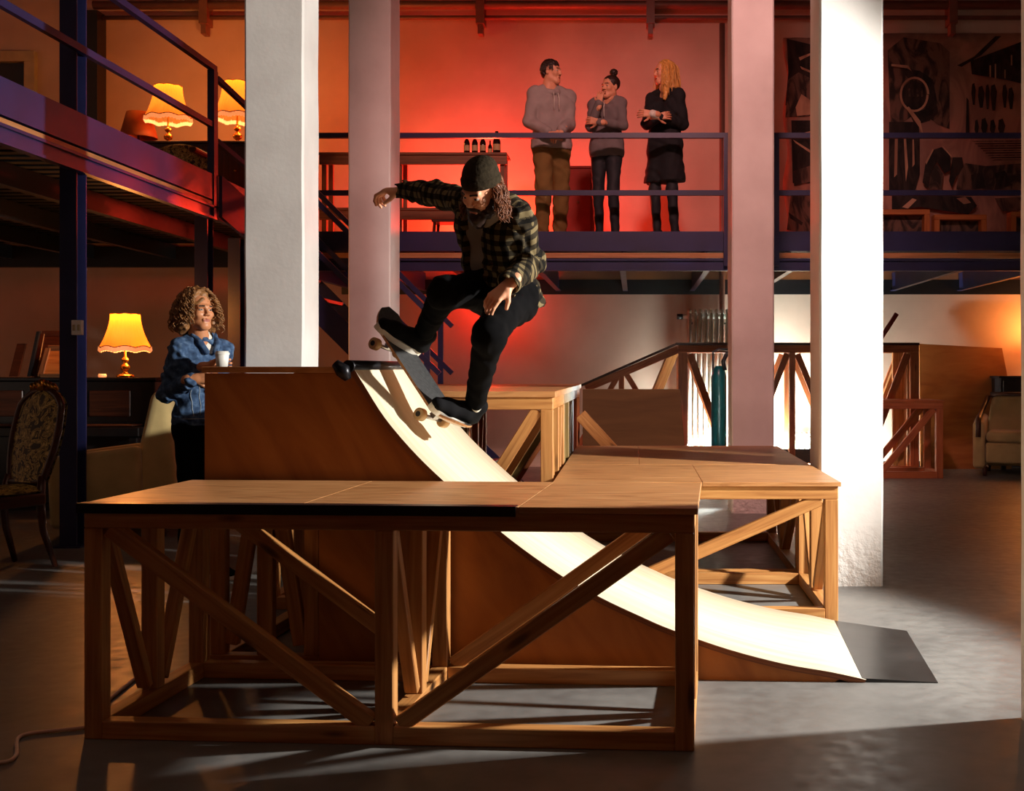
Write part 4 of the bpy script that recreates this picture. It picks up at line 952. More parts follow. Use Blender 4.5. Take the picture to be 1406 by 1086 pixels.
        for a in range(3):
            b_, c_ = (a+1) % 3, (a+2) % 3
            s0 = [slice(1, n[i]-1) for i in range(3)]; s1 = list(s0); s0[a] = slice(0, n[a]-1); s1[a] = slice(1, n[a])
            e = np.argwhere(I[tuple(s0)] != I[tuple(s1)])
            if not len(e): continue
            base = e.copy(); base[:, b_] += 1; base[:, c_] += 1
            ins = I[base[:, 0], base[:, 1], base[:, 2]]
            def cell(db, dc):
                q = base.copy(); q[:, b_] -= db; q[:, c_] -= dc; return idx[q[:, 0], q[:, 1], q[:, 2]]
            q = np.stack([cell(1, 1), cell(0, 1), cell(0, 0), cell(1, 0)], 1); q[~ins] = q[~ins][:, ::-1]; quads.append(q)
        return verts, np.concatenate(quads)
    def weave(s, P_):
        best = np.full(len(P_), 1e9); out = np.zeros((len(P_), 3)); off = 0
        for p in s.p:
            if p[0] != 'c' or p[8]: continue
            A, Bp = p[1].astype(float), p[2].astype(float); d = Bp-A; ln = np.linalg.norm(d)
            if p[9] is None: continue
            w = np.array(p[9], float); off = w[3] if len(w) > 3 else 0; side = w[:3]; ax_ = d/(ln+1e-9)
            if len(w) > 4: ax_ = w[4:7]
            q = P_-A; t = np.clip(q@d/(ln*ln+1e-9), 0, 1); dist = np.linalg.norm(q-t[:, None]*d, axis=1)-(p[3]+(p[4]-p[3])*t)
            m = dist < best; best[m] = dist[m]; out[m, 0] = (q[m]@ax_)+off; out[m, 1] = q[m]@side+.5
        return out
def mk(name, parts, mats, parent=None, tagd=None, weave=None, smooth_it=1):
    """parts: list of (verts, quads, material index array or int)"""
    loc = V(parent_loc(parent)) if parent else tagd[0]
    vs = []; qs = []; ms = []; k = 0
    for v, q, m in parts:
        vs.append(v); qs.append(q+k); k += len(v); ms.append(np.full(len(q), m) if np.isscalar(m) else m)
    v = np.concatenate(vs); q = np.concatenate(qs); m = np.concatenate(ms).astype(np.int32)
    me = bpy.data.meshes.new(name); me.vertices.add(len(v)); me.vertices.foreach_set('co', (v-np.array(loc)).astype(np.float32).ravel())
    me.loops.add(q.size); me.loops.foreach_set('vertex_index', q.astype(np.int32).ravel()); me.polygons.add(len(q))
    me.polygons.foreach_set('loop_start', np.arange(len(q), dtype=np.int32)*4); me.polygons.foreach_set('loop_total', np.full(len(q), 4, np.int32))
    for x in mats: me.materials.append(M[x])
    me.polygons.foreach_set('material_index', m); me.polygons.foreach_set('use_smooth', np.ones(len(q), bool))
    if weave is not None:
        a = me.attributes.new('weave', 'FLOAT_VECTOR', 'POINT'); a.data.foreach_set('vector', weave.astype(np.float32).ravel())
    me.update(); me.validate()
    o = bpy.data.objects.new(name, me); C.objects.link(o)
    if parent: o.parent = parent
    else: o.location = loc
    if smooth_it:
        md = o.modifiers.new('s', 'SMOOTH'); md.factor = .5; md.iterations = smooth_it
    return o
def frame(Fv, U):
    Fv = V(Fv).normalized(); U = (V(U)-Fv*V(U).dot(Fv)).normalized(); R_ = Fv.cross(U); return R_, Fv, U
def head(c, Fv, U, s=1.0, h=.003, lips=True, female=False):
    R_, Fv, U = frame(Fv, U); T = np.array([R_, Fv, U])     # rows: local axes
    f = S()
    f.ell((0, -.012, .038), (.072, .090, .080), k=.02); f.ell((0, .022, -.025), (.056, .064, .080), k=.02)
    f.cap((0, .066, -.094), (0, .070, -.090), .020, .018, k=.03)
    for x in (-1, 1):
        f.cap((x*.044, .0, -.055), (x*.018, .062, -.094), .020, .018, k=.03)
        f.ell((x*.038, .062, -.022), (.022, .020, .02), k=.025)
        f.cap((x*.012, .086, .024), (x*.042, .070, .026), .010, .009, k=.018)
    f.cap((0, -.015, -.06), (0, -.035, -.17), .050 if female else .056, .054 if female else .062, k=.03)
    for x in (-1, 1): f.ell((x*.030, .093, .003), (.015, .012, .011), k=.012, sub=True)
    for x in (-1, 1): f.ell((x*.030, .071, .003), (.013, .013, .0125), k=.002)
    f.cap((0, .084, .016), (0, .102, -.022), .0075, .0105, k=.012)
    for x in (-1, 1): f.ell((x*.010, .094, -.028), (.0085, .010, .007), k=.008)
    f.cap((-.018, .083, -.0555), (.018, .083, -.0555), .0065, k=.008); f.cap((0, .088, -.0555), (0, .088, -.0555), .0065, k=.008)
    f.cap((-.014, .081, -.068), (.014, .081, -.068), .0075, k=.008)
    f.cap((-.022, .092, -.0615), (.022, .092, -.0615), .0016, k=.004, sub=True)
    for x in (-1, 1):
        f.ell((x*.073, -.006, -.004), (.009, .018, .031), k=.008); f.ell((x*.080, .000, .0), (.006, .009, .016), k=.006, sub=True)
    v, q = f.mesh(h/s)
    cen = v[q].mean(1); m = np.zeros(len(q), int)
    ax_, ay, az = np.abs(cen[:, 0]), cen[:, 1], cen[:, 2]
    m[(ax_ < .021) & (ay > .078) & (az > -.0735+.25*ax_) & (az < -.0515-.2*ax_)] = 1
    for x in (-1, 1):
        d = np.linalg.norm(cen-np.array([x*.030, .071, .003]), axis=1); e = (d < .0145) & (ay > .073) & (np.abs(cen[:, 2]-.003) < .0048) ; m[e] = 2
        e2 = e & (np.hypot(cen[:, 0]-x*.030, az-.003) < .0060); m[e2] = 3
    m[(ax_ > .014) & (ax_ < .047) & (az > .021+.1*(ax_-.014)*(ax_ < .035)) & (az < .031) & (ay > .06)] = 4
    return (v*s)@T+np.array(c), q, m
def hand(W, D, N_, side, curls, s=1.0, thumb=(.6, .75, .25), spread=1.0, h=.003, fore=None, r=1.0):
    """W wrist, D towards the fingers, N_ palm facing, side +1/-1 puts the thumb on +-(D x N)"""
    W = V(W); D = V(D).normalized(); N_ = V(N_); N_ = (N_-D*N_.dot(D)).normalized(); T = D.cross(N_)*side
    f = S(); q = lambda a, b, c: W+(D*a+T*b+N_*c)*s
    for y0_, y1_ in ((.012, .028), (.004, .010), (-.006, -.010), (-.014, -.028)): f.cap(q(.005, y0_, 0), q(.082, y1_, 0), .0145*s*r, .0115*s*r, k=.008)
    f.cap(q(.02, .018, .006), q(.05, .026, .008), .013*s, .012*s, k=.012)
    f.cap(q(-.05, 0, 0), q(.01, 0, 0), .025*s, .021*s, k=.02, n=N_, f=1.25)
    if fore is not None: f.cap(fore, q(-.03, 0, 0), .038*s, .026*s, k=.02)
    for i, (y, sc) in enumerate(((.030, .95), (.010, 1.05), (-.010, 1.0), (-.029, .8))):
        p = q(.082, y, 0); a = 0; cu = curls[i] if isinstance(curls[0], (list, tuple)) else curls
        yaw = (y/.03)*.10*spread; r0 = .0094
        for j, ln in enumerate((.044, .027, .021)):
            a += cu[j]; d = (D*math.cos(yaw)+T*math.sin(yaw))*math.cos(a)+N_*math.sin(a)
            p2 = p+d*ln*sc*s; r1 = r0*.9; f.cap(p, p2, r0*s*r, r1*s*r, k=.003); p = p2; r0 = r1
    p = q(.022, .026, .006); a = V(thumb); d1 = (D*a.x+T*a.y+N_*a.z).normalized(); p2 = p+d1*.042*s; d2 = (d1*.75+D*.45+N_*.15).normalized(); p3 = p2+d2*.032*s
    f.cap(p, p2, .0125*s, .0105*s, k=.010); f.cap(p2, p3, .0105*s, .0085*s, k=.003)
    v, qd = f.mesh(h); return v, qd, 0
def ik(a, t, l1, l2, pole):
    a = V(a); t = V(t); d = t-a; L_ = min(d.length, (l1+l2)*.998); dn = d.normalized(); x = (l1*l1-l2*l2+L_*L_)/(2*L_); y = math.sqrt(max(0, l1*l1-x*x))
    p = V(pole); p = (p-dn*p.dot(dn)).normalized(); return a+dn*x+p*y
def torso(f, J, g=0, w=1.0, k=.045, low=0.0, wv=None, shoulder=.052):
    HL, HR, SL, SR = J['HL'], J['HR'], J['SL'], J['SR']; pel = (HL+HR)/2; ch = (SL+SR)/2; up = (ch-pel); ln = up.length; up.normalize()
    lat = (SR-SL).normalized(); lh = (HR-HL).normalized(); n = lat.cross(up)
    kw = dict(w=wv)
    f.cap(pel-lh*.075*w-up*low, pel+lh*.075*w-up*low, .105*w+g, k=k, n=n, f=1.12, **kw)
    for s_ in (-1, 1):
        a = pel+lh*s_*.07*w-up*low; b = pel+up*ln*.42+lat*s_*.052*w; c_ = pel+up*ln*.78+lat*s_*.075*w
        f.cap(a, b, .10*w+g, .088*w+g, k=k, **kw); f.cap(b, c_, .088*w+g, .102*w+g, k=k, n=n, f=1.08, **kw)
        f.cap(c_, (SR if s_ > 0 else SL)-up*.02, .075*w+g, shoulder-.008+g, k=k*.6, **kw)
        f.cap(ch+up*.055, (SR if s_ > 0 else SL)-up*.005, .042+g, shoulder-.012+g, k=k*.5, **kw)
    return f
def limb(f, pts, rs, g=0, k=.03, wv=None, off=0):
    for i in range(len(pts)-1):
        f.cap(pts[i], pts[i+1], rs[i]+g, rs[i+1]+g, k=k, w=None if wv is None else tuple(wv)+(off,))
        off += (V(pts[i+1])-V(pts[i])).length
    return f
def shoe(parent, A, D, U, s=1.0, upper='shoe', sole='sole', vamp=None):
    """A: point on the ground under the ankle, D toe direction, U sole normal"""
    A = V(A); U = V(U).normalized(); D = (V(D)-U*V(D).dot(U)).normalized(); T = D.cross(U); q = lambda a, b, c: A+(D*a+T*b+U*c)*s
    f = S(); f.cap(q(-.045, 0, .05), q(.02, 0, .055), .036*s, .038*s, k=.02); f.cap(q(.02, 0, .055), q(.11, 0, .042), .038*s, .034*s, k=.02, n=T, f=.85)
    f.cap(q(.11, 0, .040), q(.168, 0, .036), .034*s, .026*s, k=.02, n=T, f=.8); f.cap(q(-.02, 0, .06), q(-.03, 0, .105), .040*s, .039*s, k=.02)
    for sx in (-.005,): f.cap(q(-.3, 0, -.0), q(.4, 0, -.0), .018*s, k=.004, sub=True)
    v, m_, = f.mesh(.006 if s > .8 else .006); o = mk('shoe', [(v, m_, 0)], [upper], parent)
    out = []; n = 28
    for i in range(n):
        a = 2*math.pi*i/n; x = math.cos(a); y = math.sin(a); wd = .044+.007*x; out.append(q(.062+x*.132, y*wd, 0))
    b = B(); b.prism(out, U*.026*s); so = b.obj('sole', sole, o, bevel=.003)
    return o
def person(cat_loc, label, parts, mats, name='person'):
    o = mk(name, parts, mats, None, (V(cat_loc),)); return tag(o, label, 'person')
def strands(name, roots, mat, parent, r=.003, n=5):
    b = B()
    for pts in roots: b.tube(pts, [r]*(len(pts)-1)+[r*.4], n, cap=False)
    return b.obj(name, mat, parent)
SK = ['skin', 'lip', 'eyewhite', 'iris', 'brow']; SKT = ['skin_tan', 'lip', 'eyewhite', 'iris', 'brow']
def core(J, w=1.0):
    f = S(); torso(f, J, -.022, w)
    for s_ in 'LR':
        limb(f, [J['H'+s_], J['K'+s_], J['A'+s_]], [.072, .05, .034]); limb(f, [J['S'+s_], J['E'+s_], J['W'+s_]], [.036, .032, .024])
    v, q = f.mesh(.014); return v, q, 0

# ------------------------------------------------------------------ skateboard
bC = P(573, 514, 5.15); bL = V((-.545, .45, .707)).normalized(); bW = V((-.44, -.87, .215)); bW = (bW-bL*bW.dot(bL)).normalized(); bN = bL.cross(bW).normalized()
if bN.z < 0: bN = -bN
t = thing('skateboard', bC, 'skateboard with black grip tape and cream wheels under the skater at the ramp lip', 'skateboard')
BL_ = .72; bw = .098
def bp(a, b, c): return bC+bL*a+bW*b+bN*c
rows = []; rows2 = []; na_ = 36; nb = 10
for i in range(na_+1):
    a = -BL_/2+BL_*i/na_; e = abs(a)-(BL_/2-.10); w = bw if e <= 0 else bw*math.sqrt(max(.0004, 1-(e/.10)**2)); e2 = abs(a)-.24; lift = 0 if e2 < 0 else (e2**1.25)*.9
    rows.append([bp(a, w*(2*j/nb-1), lift+.010*(abs(2*j/nb-1)**3)*(w/bw)) for j in range(nb+1)])
    rows2.append([p-bN*.011 for p in rows[-1]])
b = B(); b.grid(rows, 0); b.grid([r[::-1] for r in rows2], 1)
for A1, A2 in ((rows, rows2),):
    b.grid([[r[0] for r in A1], [r[0] for r in A2]], 1); b.grid([[r[-1] for r in A1], [r[-1] for r in A2]], 1)
b.grid([rows[0], rows2[0]], 1); b.grid([rows[-1], rows2[-1]], 1)
b.obj('deck', ['grip', 'maple'], t)
for a in (-.21, .21):
    tr = B().beam(bp(a-.04, 0, -.013), bp(a+.04, 0, -.013), .055, .006, up=bN).beam(bp(a, 0, -.015), bp(a, 0, -.045), .03, .03, up=bL).tube([bp(a, -.062, -.052), bp(a, .062, -.052)], .009, 8).tube([bp(a, -.095, -.052), bp(a, .095, -.052)], .004, 6).obj('truck', 'steel', t)
    for s_ in (-1, 1):
        B().tube([bp(a, s_*.066, -.052), bp(a, s_*.070, -.052), bp(a, s_*.095, -.052), bp(a, s_*.099, -.052)], [.022, .027, .027, .023], 20).obj('wheel', 'urethane', tr)
        B().tube([bp(a, s_*.0991, -.052), bp(a, s_*.1005, -.052)], .012, 12).obj('bearing', 'black', tr)

# ------------------------------------------------------------------ the skater
def skater():
    J = dict(SL=P(710, 296, 5.0), SR=P(645, 279, 5.16), HL=P(703, 410, 5.18), HR=P(672, 398, 5.32))
    dF = (bW*.88+bL*.34).normalized(); dR = (bW*.92+bL*.12).normalized()
    gF = bp(.20, 0, .003)-dF*.062; gR = bp(-.262, 0, .012)-dR*.062
    AF = gF+bN*.095-dF*.01; AR = gR+bN*.095-dR*.01
    KF = ik(J['HR'], AF, .425, .415, P(560, 360, 4.3)-J['HR']); KR = ik(J['HL'], AR, .425, .415, P(640, 470, 4.2)-J['HL'])
    J.update(KR=KF, AR=AF, KL=KR, AL=AR)
    WR = P(553, 262, 5.58); ER = P(597, 266, 5.42); WL = P(697, 392, 4.84); EL = P(729, 360, 5.10)
    J.update(ER=ER, WR=WR, EL=EL, WL=WL)
    hc = P(661, 262, 4.92); hF = V((-.52, -.62, -.55)); hU = V((-.12, -.55, .8))
    hv = head(hc, hF, hU, .90, .0028)
    Rr, Ff, Uu = [a*.90 for a in frame(hF, hU)]
    handR = hand(WR, V((-.95, .05, .02)), V((-.1, .25, -.95)), 1, [(.5, .8, .6), (.7, .9, .6), (.8, 1.0, .7), (.9, 1.0, .7)], 1.0, thumb=(.75, .25, .75), fore=ER.lerp(WR, .5))
    handL = hand(WL, V((-.62, -.30, -.62)), V((.25, .8, -.5)), 1, [(.25, .35, .25), (.35, .45, .3), (.45, .5, .3), (.5, .55, .35)], .92, thumb=(.7, .55, .4), fore=EL.lerp(WL, .5), h=.0028)
    neck = S(); mid = (J['SL']+J['SR'])/2; neck.cap(hc-Uu*.09-Ff*.02, mid, .055, .07)
    nv, nq = neck.mesh(.01)
    body = person(J['AL'], 'skater in black beanie and plaid shirt riding the ramp with his arms out', [hv, handR, handL, (nv, nq, 0), core(J)], SK)
    # tee
    f = S(); torso(f, J, -.006, 1.0); f.cap(mid, hc-Uu*.13-Ff*.02, .06, .06, k=.03); f.wr = .0025
    v, q = f.mesh(.008); mk('tee_shirt', [(v, q, 0)], ['tee'], body)
    # plaid overshirt, open at the front
    f = S(); lat = (J['SR']-J['SL']).normalized(); pel = (J['HL']+J['HR'])/2; up = (mid-pel).normalized(); n = lat.cross(up)
    if n.y > 0: n = -n
    wv = tuple(lat)+(0,)+tuple(up)
    torso(f, J, .020, 1.0, low=.06, wv=wv, shoulder=.058)
    f.cap(pel-up*.12-lat*.09-n*.02, pel-up*.02-lat*.07-n*.03, .112, .115, k=.04, w=wv)
    f.cap(mid-up*.02, mid+up*.02-n*.01, .075, .060, k=.03, w=wv)
    for s_, o_ in (('R', .3), ('L', .7)):
        ax_ = (J['W'+s_]-J['S'+s_]).normalized(); sd = ax_.cross(V((0, 1, 0))).normalized(); limb(f, [J['S'+s_], J['E'+s_], J['W'+s_]], [.056, .050, .042 if s_ == 'L' else .038], .006, wv=tuple(sd), off=o_)
    # opening
    a = mid+n*.16+lat*.03+up*.08; c_ = pel+n*.17+lat*.05-up*.16
    f.cap(a, c_, .095, .115, k=.010, n=lat, f=1.5, sub=True)
    f.cap(J['WR']+(J['WR']-J['ER']).normalized()*.02, J['WR']+(J['WR']-J['ER']).normalized()*.07, .05, k=.004, sub=True)
    f.cap(J['WL']+(J['WL']-J['EL']).normalized()*.02, J['WL']+(J['WL']-J['EL']).normalized()*.07, .05, k=.004, sub=True)
    f.plane(P(705, 424, 5.15), (0, .35, -.94)); f.wr = .005; f.wf = 1.5
    v, q = f.mesh(.0058); mk('plaid_shirt', [(v, q, 0)], ['plaid'], body, weave=f.weave(v))
    f = S(); f.cap(P(700, 410, 5.1), P(708, 425, 5.08), .05, .022, k=.02); v, q = f.mesh(.008); mk('shirt_tail', [(v, q, 0)], ['knit'], body, )
    # trousers
    f = S(); f.cap(J['HL'], J['HR'], .118, k=.05); f.cap(pel+up*.02, pel+up*.10, .11, .10, k=.04)
    limb(f, [J['HR'], J['KR'], J['AR'].lerp(J['KR'], .10)], [.092, .060, .043], .002, k=.04); limb(f, [J['HL'], J['KL'], J['AL'].lerp(J['KL'], .10)], [.092, .060, .043], .002, k=.04)
    f.wr = .0026; f.wf = 1.5; v, q = f.mesh(.0075); mk('trousers', [(v, q, 0)], ['denim_black'], body)
    for s_ in 'LR':
        f = S(); f.cap(J['A'+s_].lerp(J['K'+s_], .10), J['A'+s_], .037, .036); v, q = f.mesh(.008); mk('sock', [(v, q, 0)], ['knit'], body, label_ if False else None) if False else mk('sock', [(v, q, 0)], ['knit'], body)
    shoe(body, gF, dF, bN); shoe(body, gR, dR, bN)
    # beanie
    f = S(); T = frame(hF, hU); hp = lambda x, y, z: hc+Rr*x+Ff*y+Uu*z
    f.ell(hp(0, -.016, .058), (.072, .088, .080), T, k=.01); f.ell(hp(0, -.03, .105), (.048, .058, .034), T, k=.04)
    f.cap(hp(0, .25, -.01), hp(0, -.25, -.045), .035, k=.006, n=Rr, f=.25, sub=True)
    f.ell(hp(0, .0, -.075), (.2, .3, .105), T, k=.004, sub=True)
    v, q = f.mesh(.004); bo = mk('beanie', [(v, q, 0)], ['beanie'], body)
    n_ = 40; b = B(); ring = [hp(.075*math.sin(a), -.014+.092*math.cos(a), .048+.012*math.cos(a)) for a in [2*math.pi*i/n_ for i in range(n_)]]
    rows = []
    for i in range(n_):
        c0 = ring[i]; d = (c0-hp(0, -.014, .04)).normalized(); rows.append([c0-d*.004-Uu*.022, c0+d*.007-Uu*.018, c0+d*.009, c0+d*.006+Uu*.022, c0-d*.003+Uu*.026])
    rows.append(rows[0]); b.grid(rows); b.obj('beanie_cuff', 'beanie', bo)
    # beard and moustache
    f = S()
    for x in (-1, 1):
        f.cap(hp(x*.058, .012, -.035), hp(x*.045, .040, -.082), .014, .022, k=.02); f.cap(hp(x*.045, .040, -.082), hp(0, .070, -.108), .022, .028, k=.02); f.cap(hp(x*.004, .094, -.045), hp(x*.028, .078, -.060), .0065, .007, k=.01)
    f.cap(hp(0, .070, -.10), hp(0, .066, -.14), .030, .018, k=.02); f.ell(hp(0, .10, -.0615), (.018, .02, .006), T, k=.006, sub=True); f.wr = .0018; f.wf = 4
    v, q = f.mesh(.0035); mk('beard', [(v, q, 0)], ['hair_dark'], body)
    # long wavy hair
    rs = []; rnd = random.Random(3)
    for i in range(420):
        a = rnd.uniform(.42*math.pi, 1.58*math.pi); x = .076*math.sin(a); y = -.012+.088*math.cos(a); p = hp(x, y, rnd.uniform(.0, .035)); pts = [p]; ph = rnd.uniform(0, 6.28); ln = rnd.uniform(.08, .15); am = rnd.uniform(.006, .014)
        out = (Rr*x+Ff*y).normalized()
        for k in range(1, 15):
            g = k/14; d = V((0, 0, -1))*.75-Uu*.25+out*(.45*(1-g)+.05); p = p+d.normalized()*ln/14
            pts.append(p+Rr*am*math.sin(ph+g*13)+Ff*am*math.cos(ph*2+g*12))
        rs.append(pts)
    f = S()
    for x in (-1, 1): f.cap(hp(x*.060, -.025, .01), hp(x*.070, -.035, -.07), .030, .028, k=.03)
    f.cap(hp(0, -.075, .0), hp(0, -.085, -.09), .05, .045, k=.03); f.wr = .003; f.wf = 2; v, q = f.mesh(.007)
    ho = mk('hair', [(v, q, 0)], ['hair_brown'], body); strands('hair_locks', rs, 'hair_brown', ho, .0018, 4)
skater()

# ------------------------------------------------------------------ standing people
def stand(base, Fd, h, w=1.0, lean=0, hipw=.088, shw=.175, step=.0):
    base = V(base); Fd = V(Fd).normalized(); U = V((0, 0, 1)); Rt = Fd.cross(U); s = h/1.75
    q = lambda x, y, z: base+(Rt*x+Fd*y+U*z)*s
    J = dict(HR=q(hipw, 0, .93), HL=q(-hipw, 0, .93), SR=q(shw, -.01+lean, 1.405), SL=q(-shw, -.01+lean, 1.405), KR=q(hipw+.01, .03+step, .50), KL=q(-hipw-.01, .03-step, .50), AR=q(hipw+.015, -.02+step, .09), AL=q(-hipw-.015, -.02-step, .09))
    J['q'] = q; J['s'] = s; J['F'] = Fd; J['R'] = Rt; J['hc'] = q(0, .02+lean, 1.62); J['w'] = w; return J
def finish(J, label, mats, headF, handspec, headU=(0, 0, 1), hres=.004, wr_=.0025, female=True, tops=None, legs=None, shoes=('shoe', 'gum'), legr=(.09, .062, .046)):
    s = J['s']; sd = {'R': 1, 'L': -1}; parts = [head(J['hc'], headF, headU, s*.98, hres, female=female)]
    for k in 'RL':
        if 'E'+k not in J: J['E'+k] = ik(J['S'+k], J['W'+k], .29*s, .255*s, J.get('pole'+k, J['R']*sd[k]*.5-J['F']*.5-V((0, 0, .6))))
        hs = handspec[k]; parts.append(hand(J['W'+k], hs['D'], hs['N'], hs.get('side', 1), hs.get('c', (.35, .4, .3)), s*.95, fore=J['E'+k].lerp(J['W'+k], .5), h=max(.003, hres*.85), thumb=hs.get('t', (.6, .7, .3))))
    neck = S(); mid = (J['SL']+J['SR'])/2; neck.cap(J['hc']-V((0, 0, .1*s)), mid, .05*s, .06*s); v, q = neck.mesh(.01); parts.append((v, q, 0)); parts.append(core(J, J['w']))
    body = person(J['q'](0, 0, 0), label, parts, mats)
    f = S(); f.cap(J['HL'], J['HR'], .105*J['w'], k=.05); pel = (J['HL']+J['HR'])/2; f.cap(pel, pel+V((0, 0, .10*s)), .11*J['w'], .10*J['w'], k=.04)
    for k in 'RL': limb(f, [J['H'+k], J['K'+k], J['A'+k]], list(legr), 0, k=.03)
    f.wr = wr_; v, q = f.mesh(.009); mk('trousers', [(v, q, 0)], [legs], body)
    for k in 'RL': g = J['A'+k].copy(); g.z = J['q'](0, 0, 0).z; shoe(body, g, J['F']+J['R']*sd[k]*.2, V((0, 0, 1)), .95*s, shoes[0], shoes[1])
    return body
def hoodie(J, body, mat, low=.07, g=.018, arm=(.055, .050, .040), hood=True):
    f = S(); s = J['s']; torso(f, J, g, J['w'], low=0); pel = (J['HL']+J['HR'])/2
    for x in (-1, 1): f.cap(pel+J['R']*x*.065*J['w']+V((0, 0, .1)), pel+J['R']*x*.065*J['w']-V((0, 0, low+.14)), .098*J['w']+g, .096*J['w']+g, k=.03)
    f.plane(pel-V((0, 0, low)), (0, 0, -1)); mid = (J['SL']+J['SR'])/2
    for k in 'RL': limb(f, [J['S'+k], J['E'+k], J['W'+k].lerp(J['E'+k], .04)], [a*s for a in arm], 0, k=.025)
    f.wr = .003
    if hood:
        n = 10; c = J['hc']-V((0, 0, .165*s))-J['F']*.01
        pts = [c+J['R']*.085*math.sin(a)+J['F']*(.075*math.cos(a)-.02)-V((0, 0, .035*math.cos(a))) for a in [2*math.pi*i/n for i in range(n+1)]]
        for i in range(n): f.cap(pts[i], pts[i+1], .026, k=.012)
        f.cap(c-J['F']*.10+J['R']*.05, c-J['F']*.10-J['R']*.05, .045, k=.03)
    v, q = f.mesh(.0085); ho = mk('hoodie', [(v, q, 0)], [mat], body)
    pel = (J['HL']+J['HR'])/2; f = S(); f.cap(pel-J['R']*.075-V((0, 0, low+.075)), pel+J['R']*.075-V((0, 0, low+.075)), .105*J['w']+g-.004, k=.01, n=J['F'], f=1.12)
    f.p[-1] = f.p[-1]; z = pel.z-low-.075
    f.cap((pel.x-.4, pel.y, z-.2), (pel.x+.4, pel.y, z-.2), .17, k=.004, sub=True, n=(0, 1, 0), f=.3) if False else None
    if hood:
        b = B()
        for x in (-.022, .022): b.tube([J['q'](x, .115, 1.40), J['q'](x*1.1, .138, 1.34), J['q'](x*1.2, .14, 1.24)], .004, 6)
        b.obj('drawstring', 'knit', ho)
    return ho
def hairlocks(hc, Rr, Ff, Uu, n, ln, seed, spread=.2, am=.004, r=.003, arc=(.35, 1.65), down=V((0, 0, -1)), turns=2.0, top=.07, rad=1.0):
    rnd = random.Random(seed); rs = []
    for i in range(n):
        a = rnd.uniform(arc[0]*math.pi, arc[1]*math.pi); el = rnd.uniform(-.2, 1.35); x = .076*math.sin(a)*math.cos(el)*rad; y = -.014+.094*math.cos(a)*math.cos(el)*rad; z = .038+.084*math.sin(el)*rad
        p = hc+Rr*x+Ff*y+Uu*z; out = (Rr*x+Ff*(y+.014)).normalized() if abs(x)+abs(y) > .01 else Rr; pts = [p]; ph = rnd.uniform(0, 6.28); l_ = ln*rnd.uniform(.7, 1.1)+el*.07; N_ = int(10+turns*4)
        for k in range(1, N_):
            g = k/N_; d = down*(.35+.65*min(1, g*3))+out*(spread*(1-g)**.6+(.9*(1-g*3) if g < .33 and el > .3 else 0)); p = p+d.normalized()*l_/N_
            pts.append(p+Rr*am*math.sin(ph+g*6.28*turns)+Ff*am*math.cos(ph+g*6.28*turns))
        rs.append(pts)
    return rs
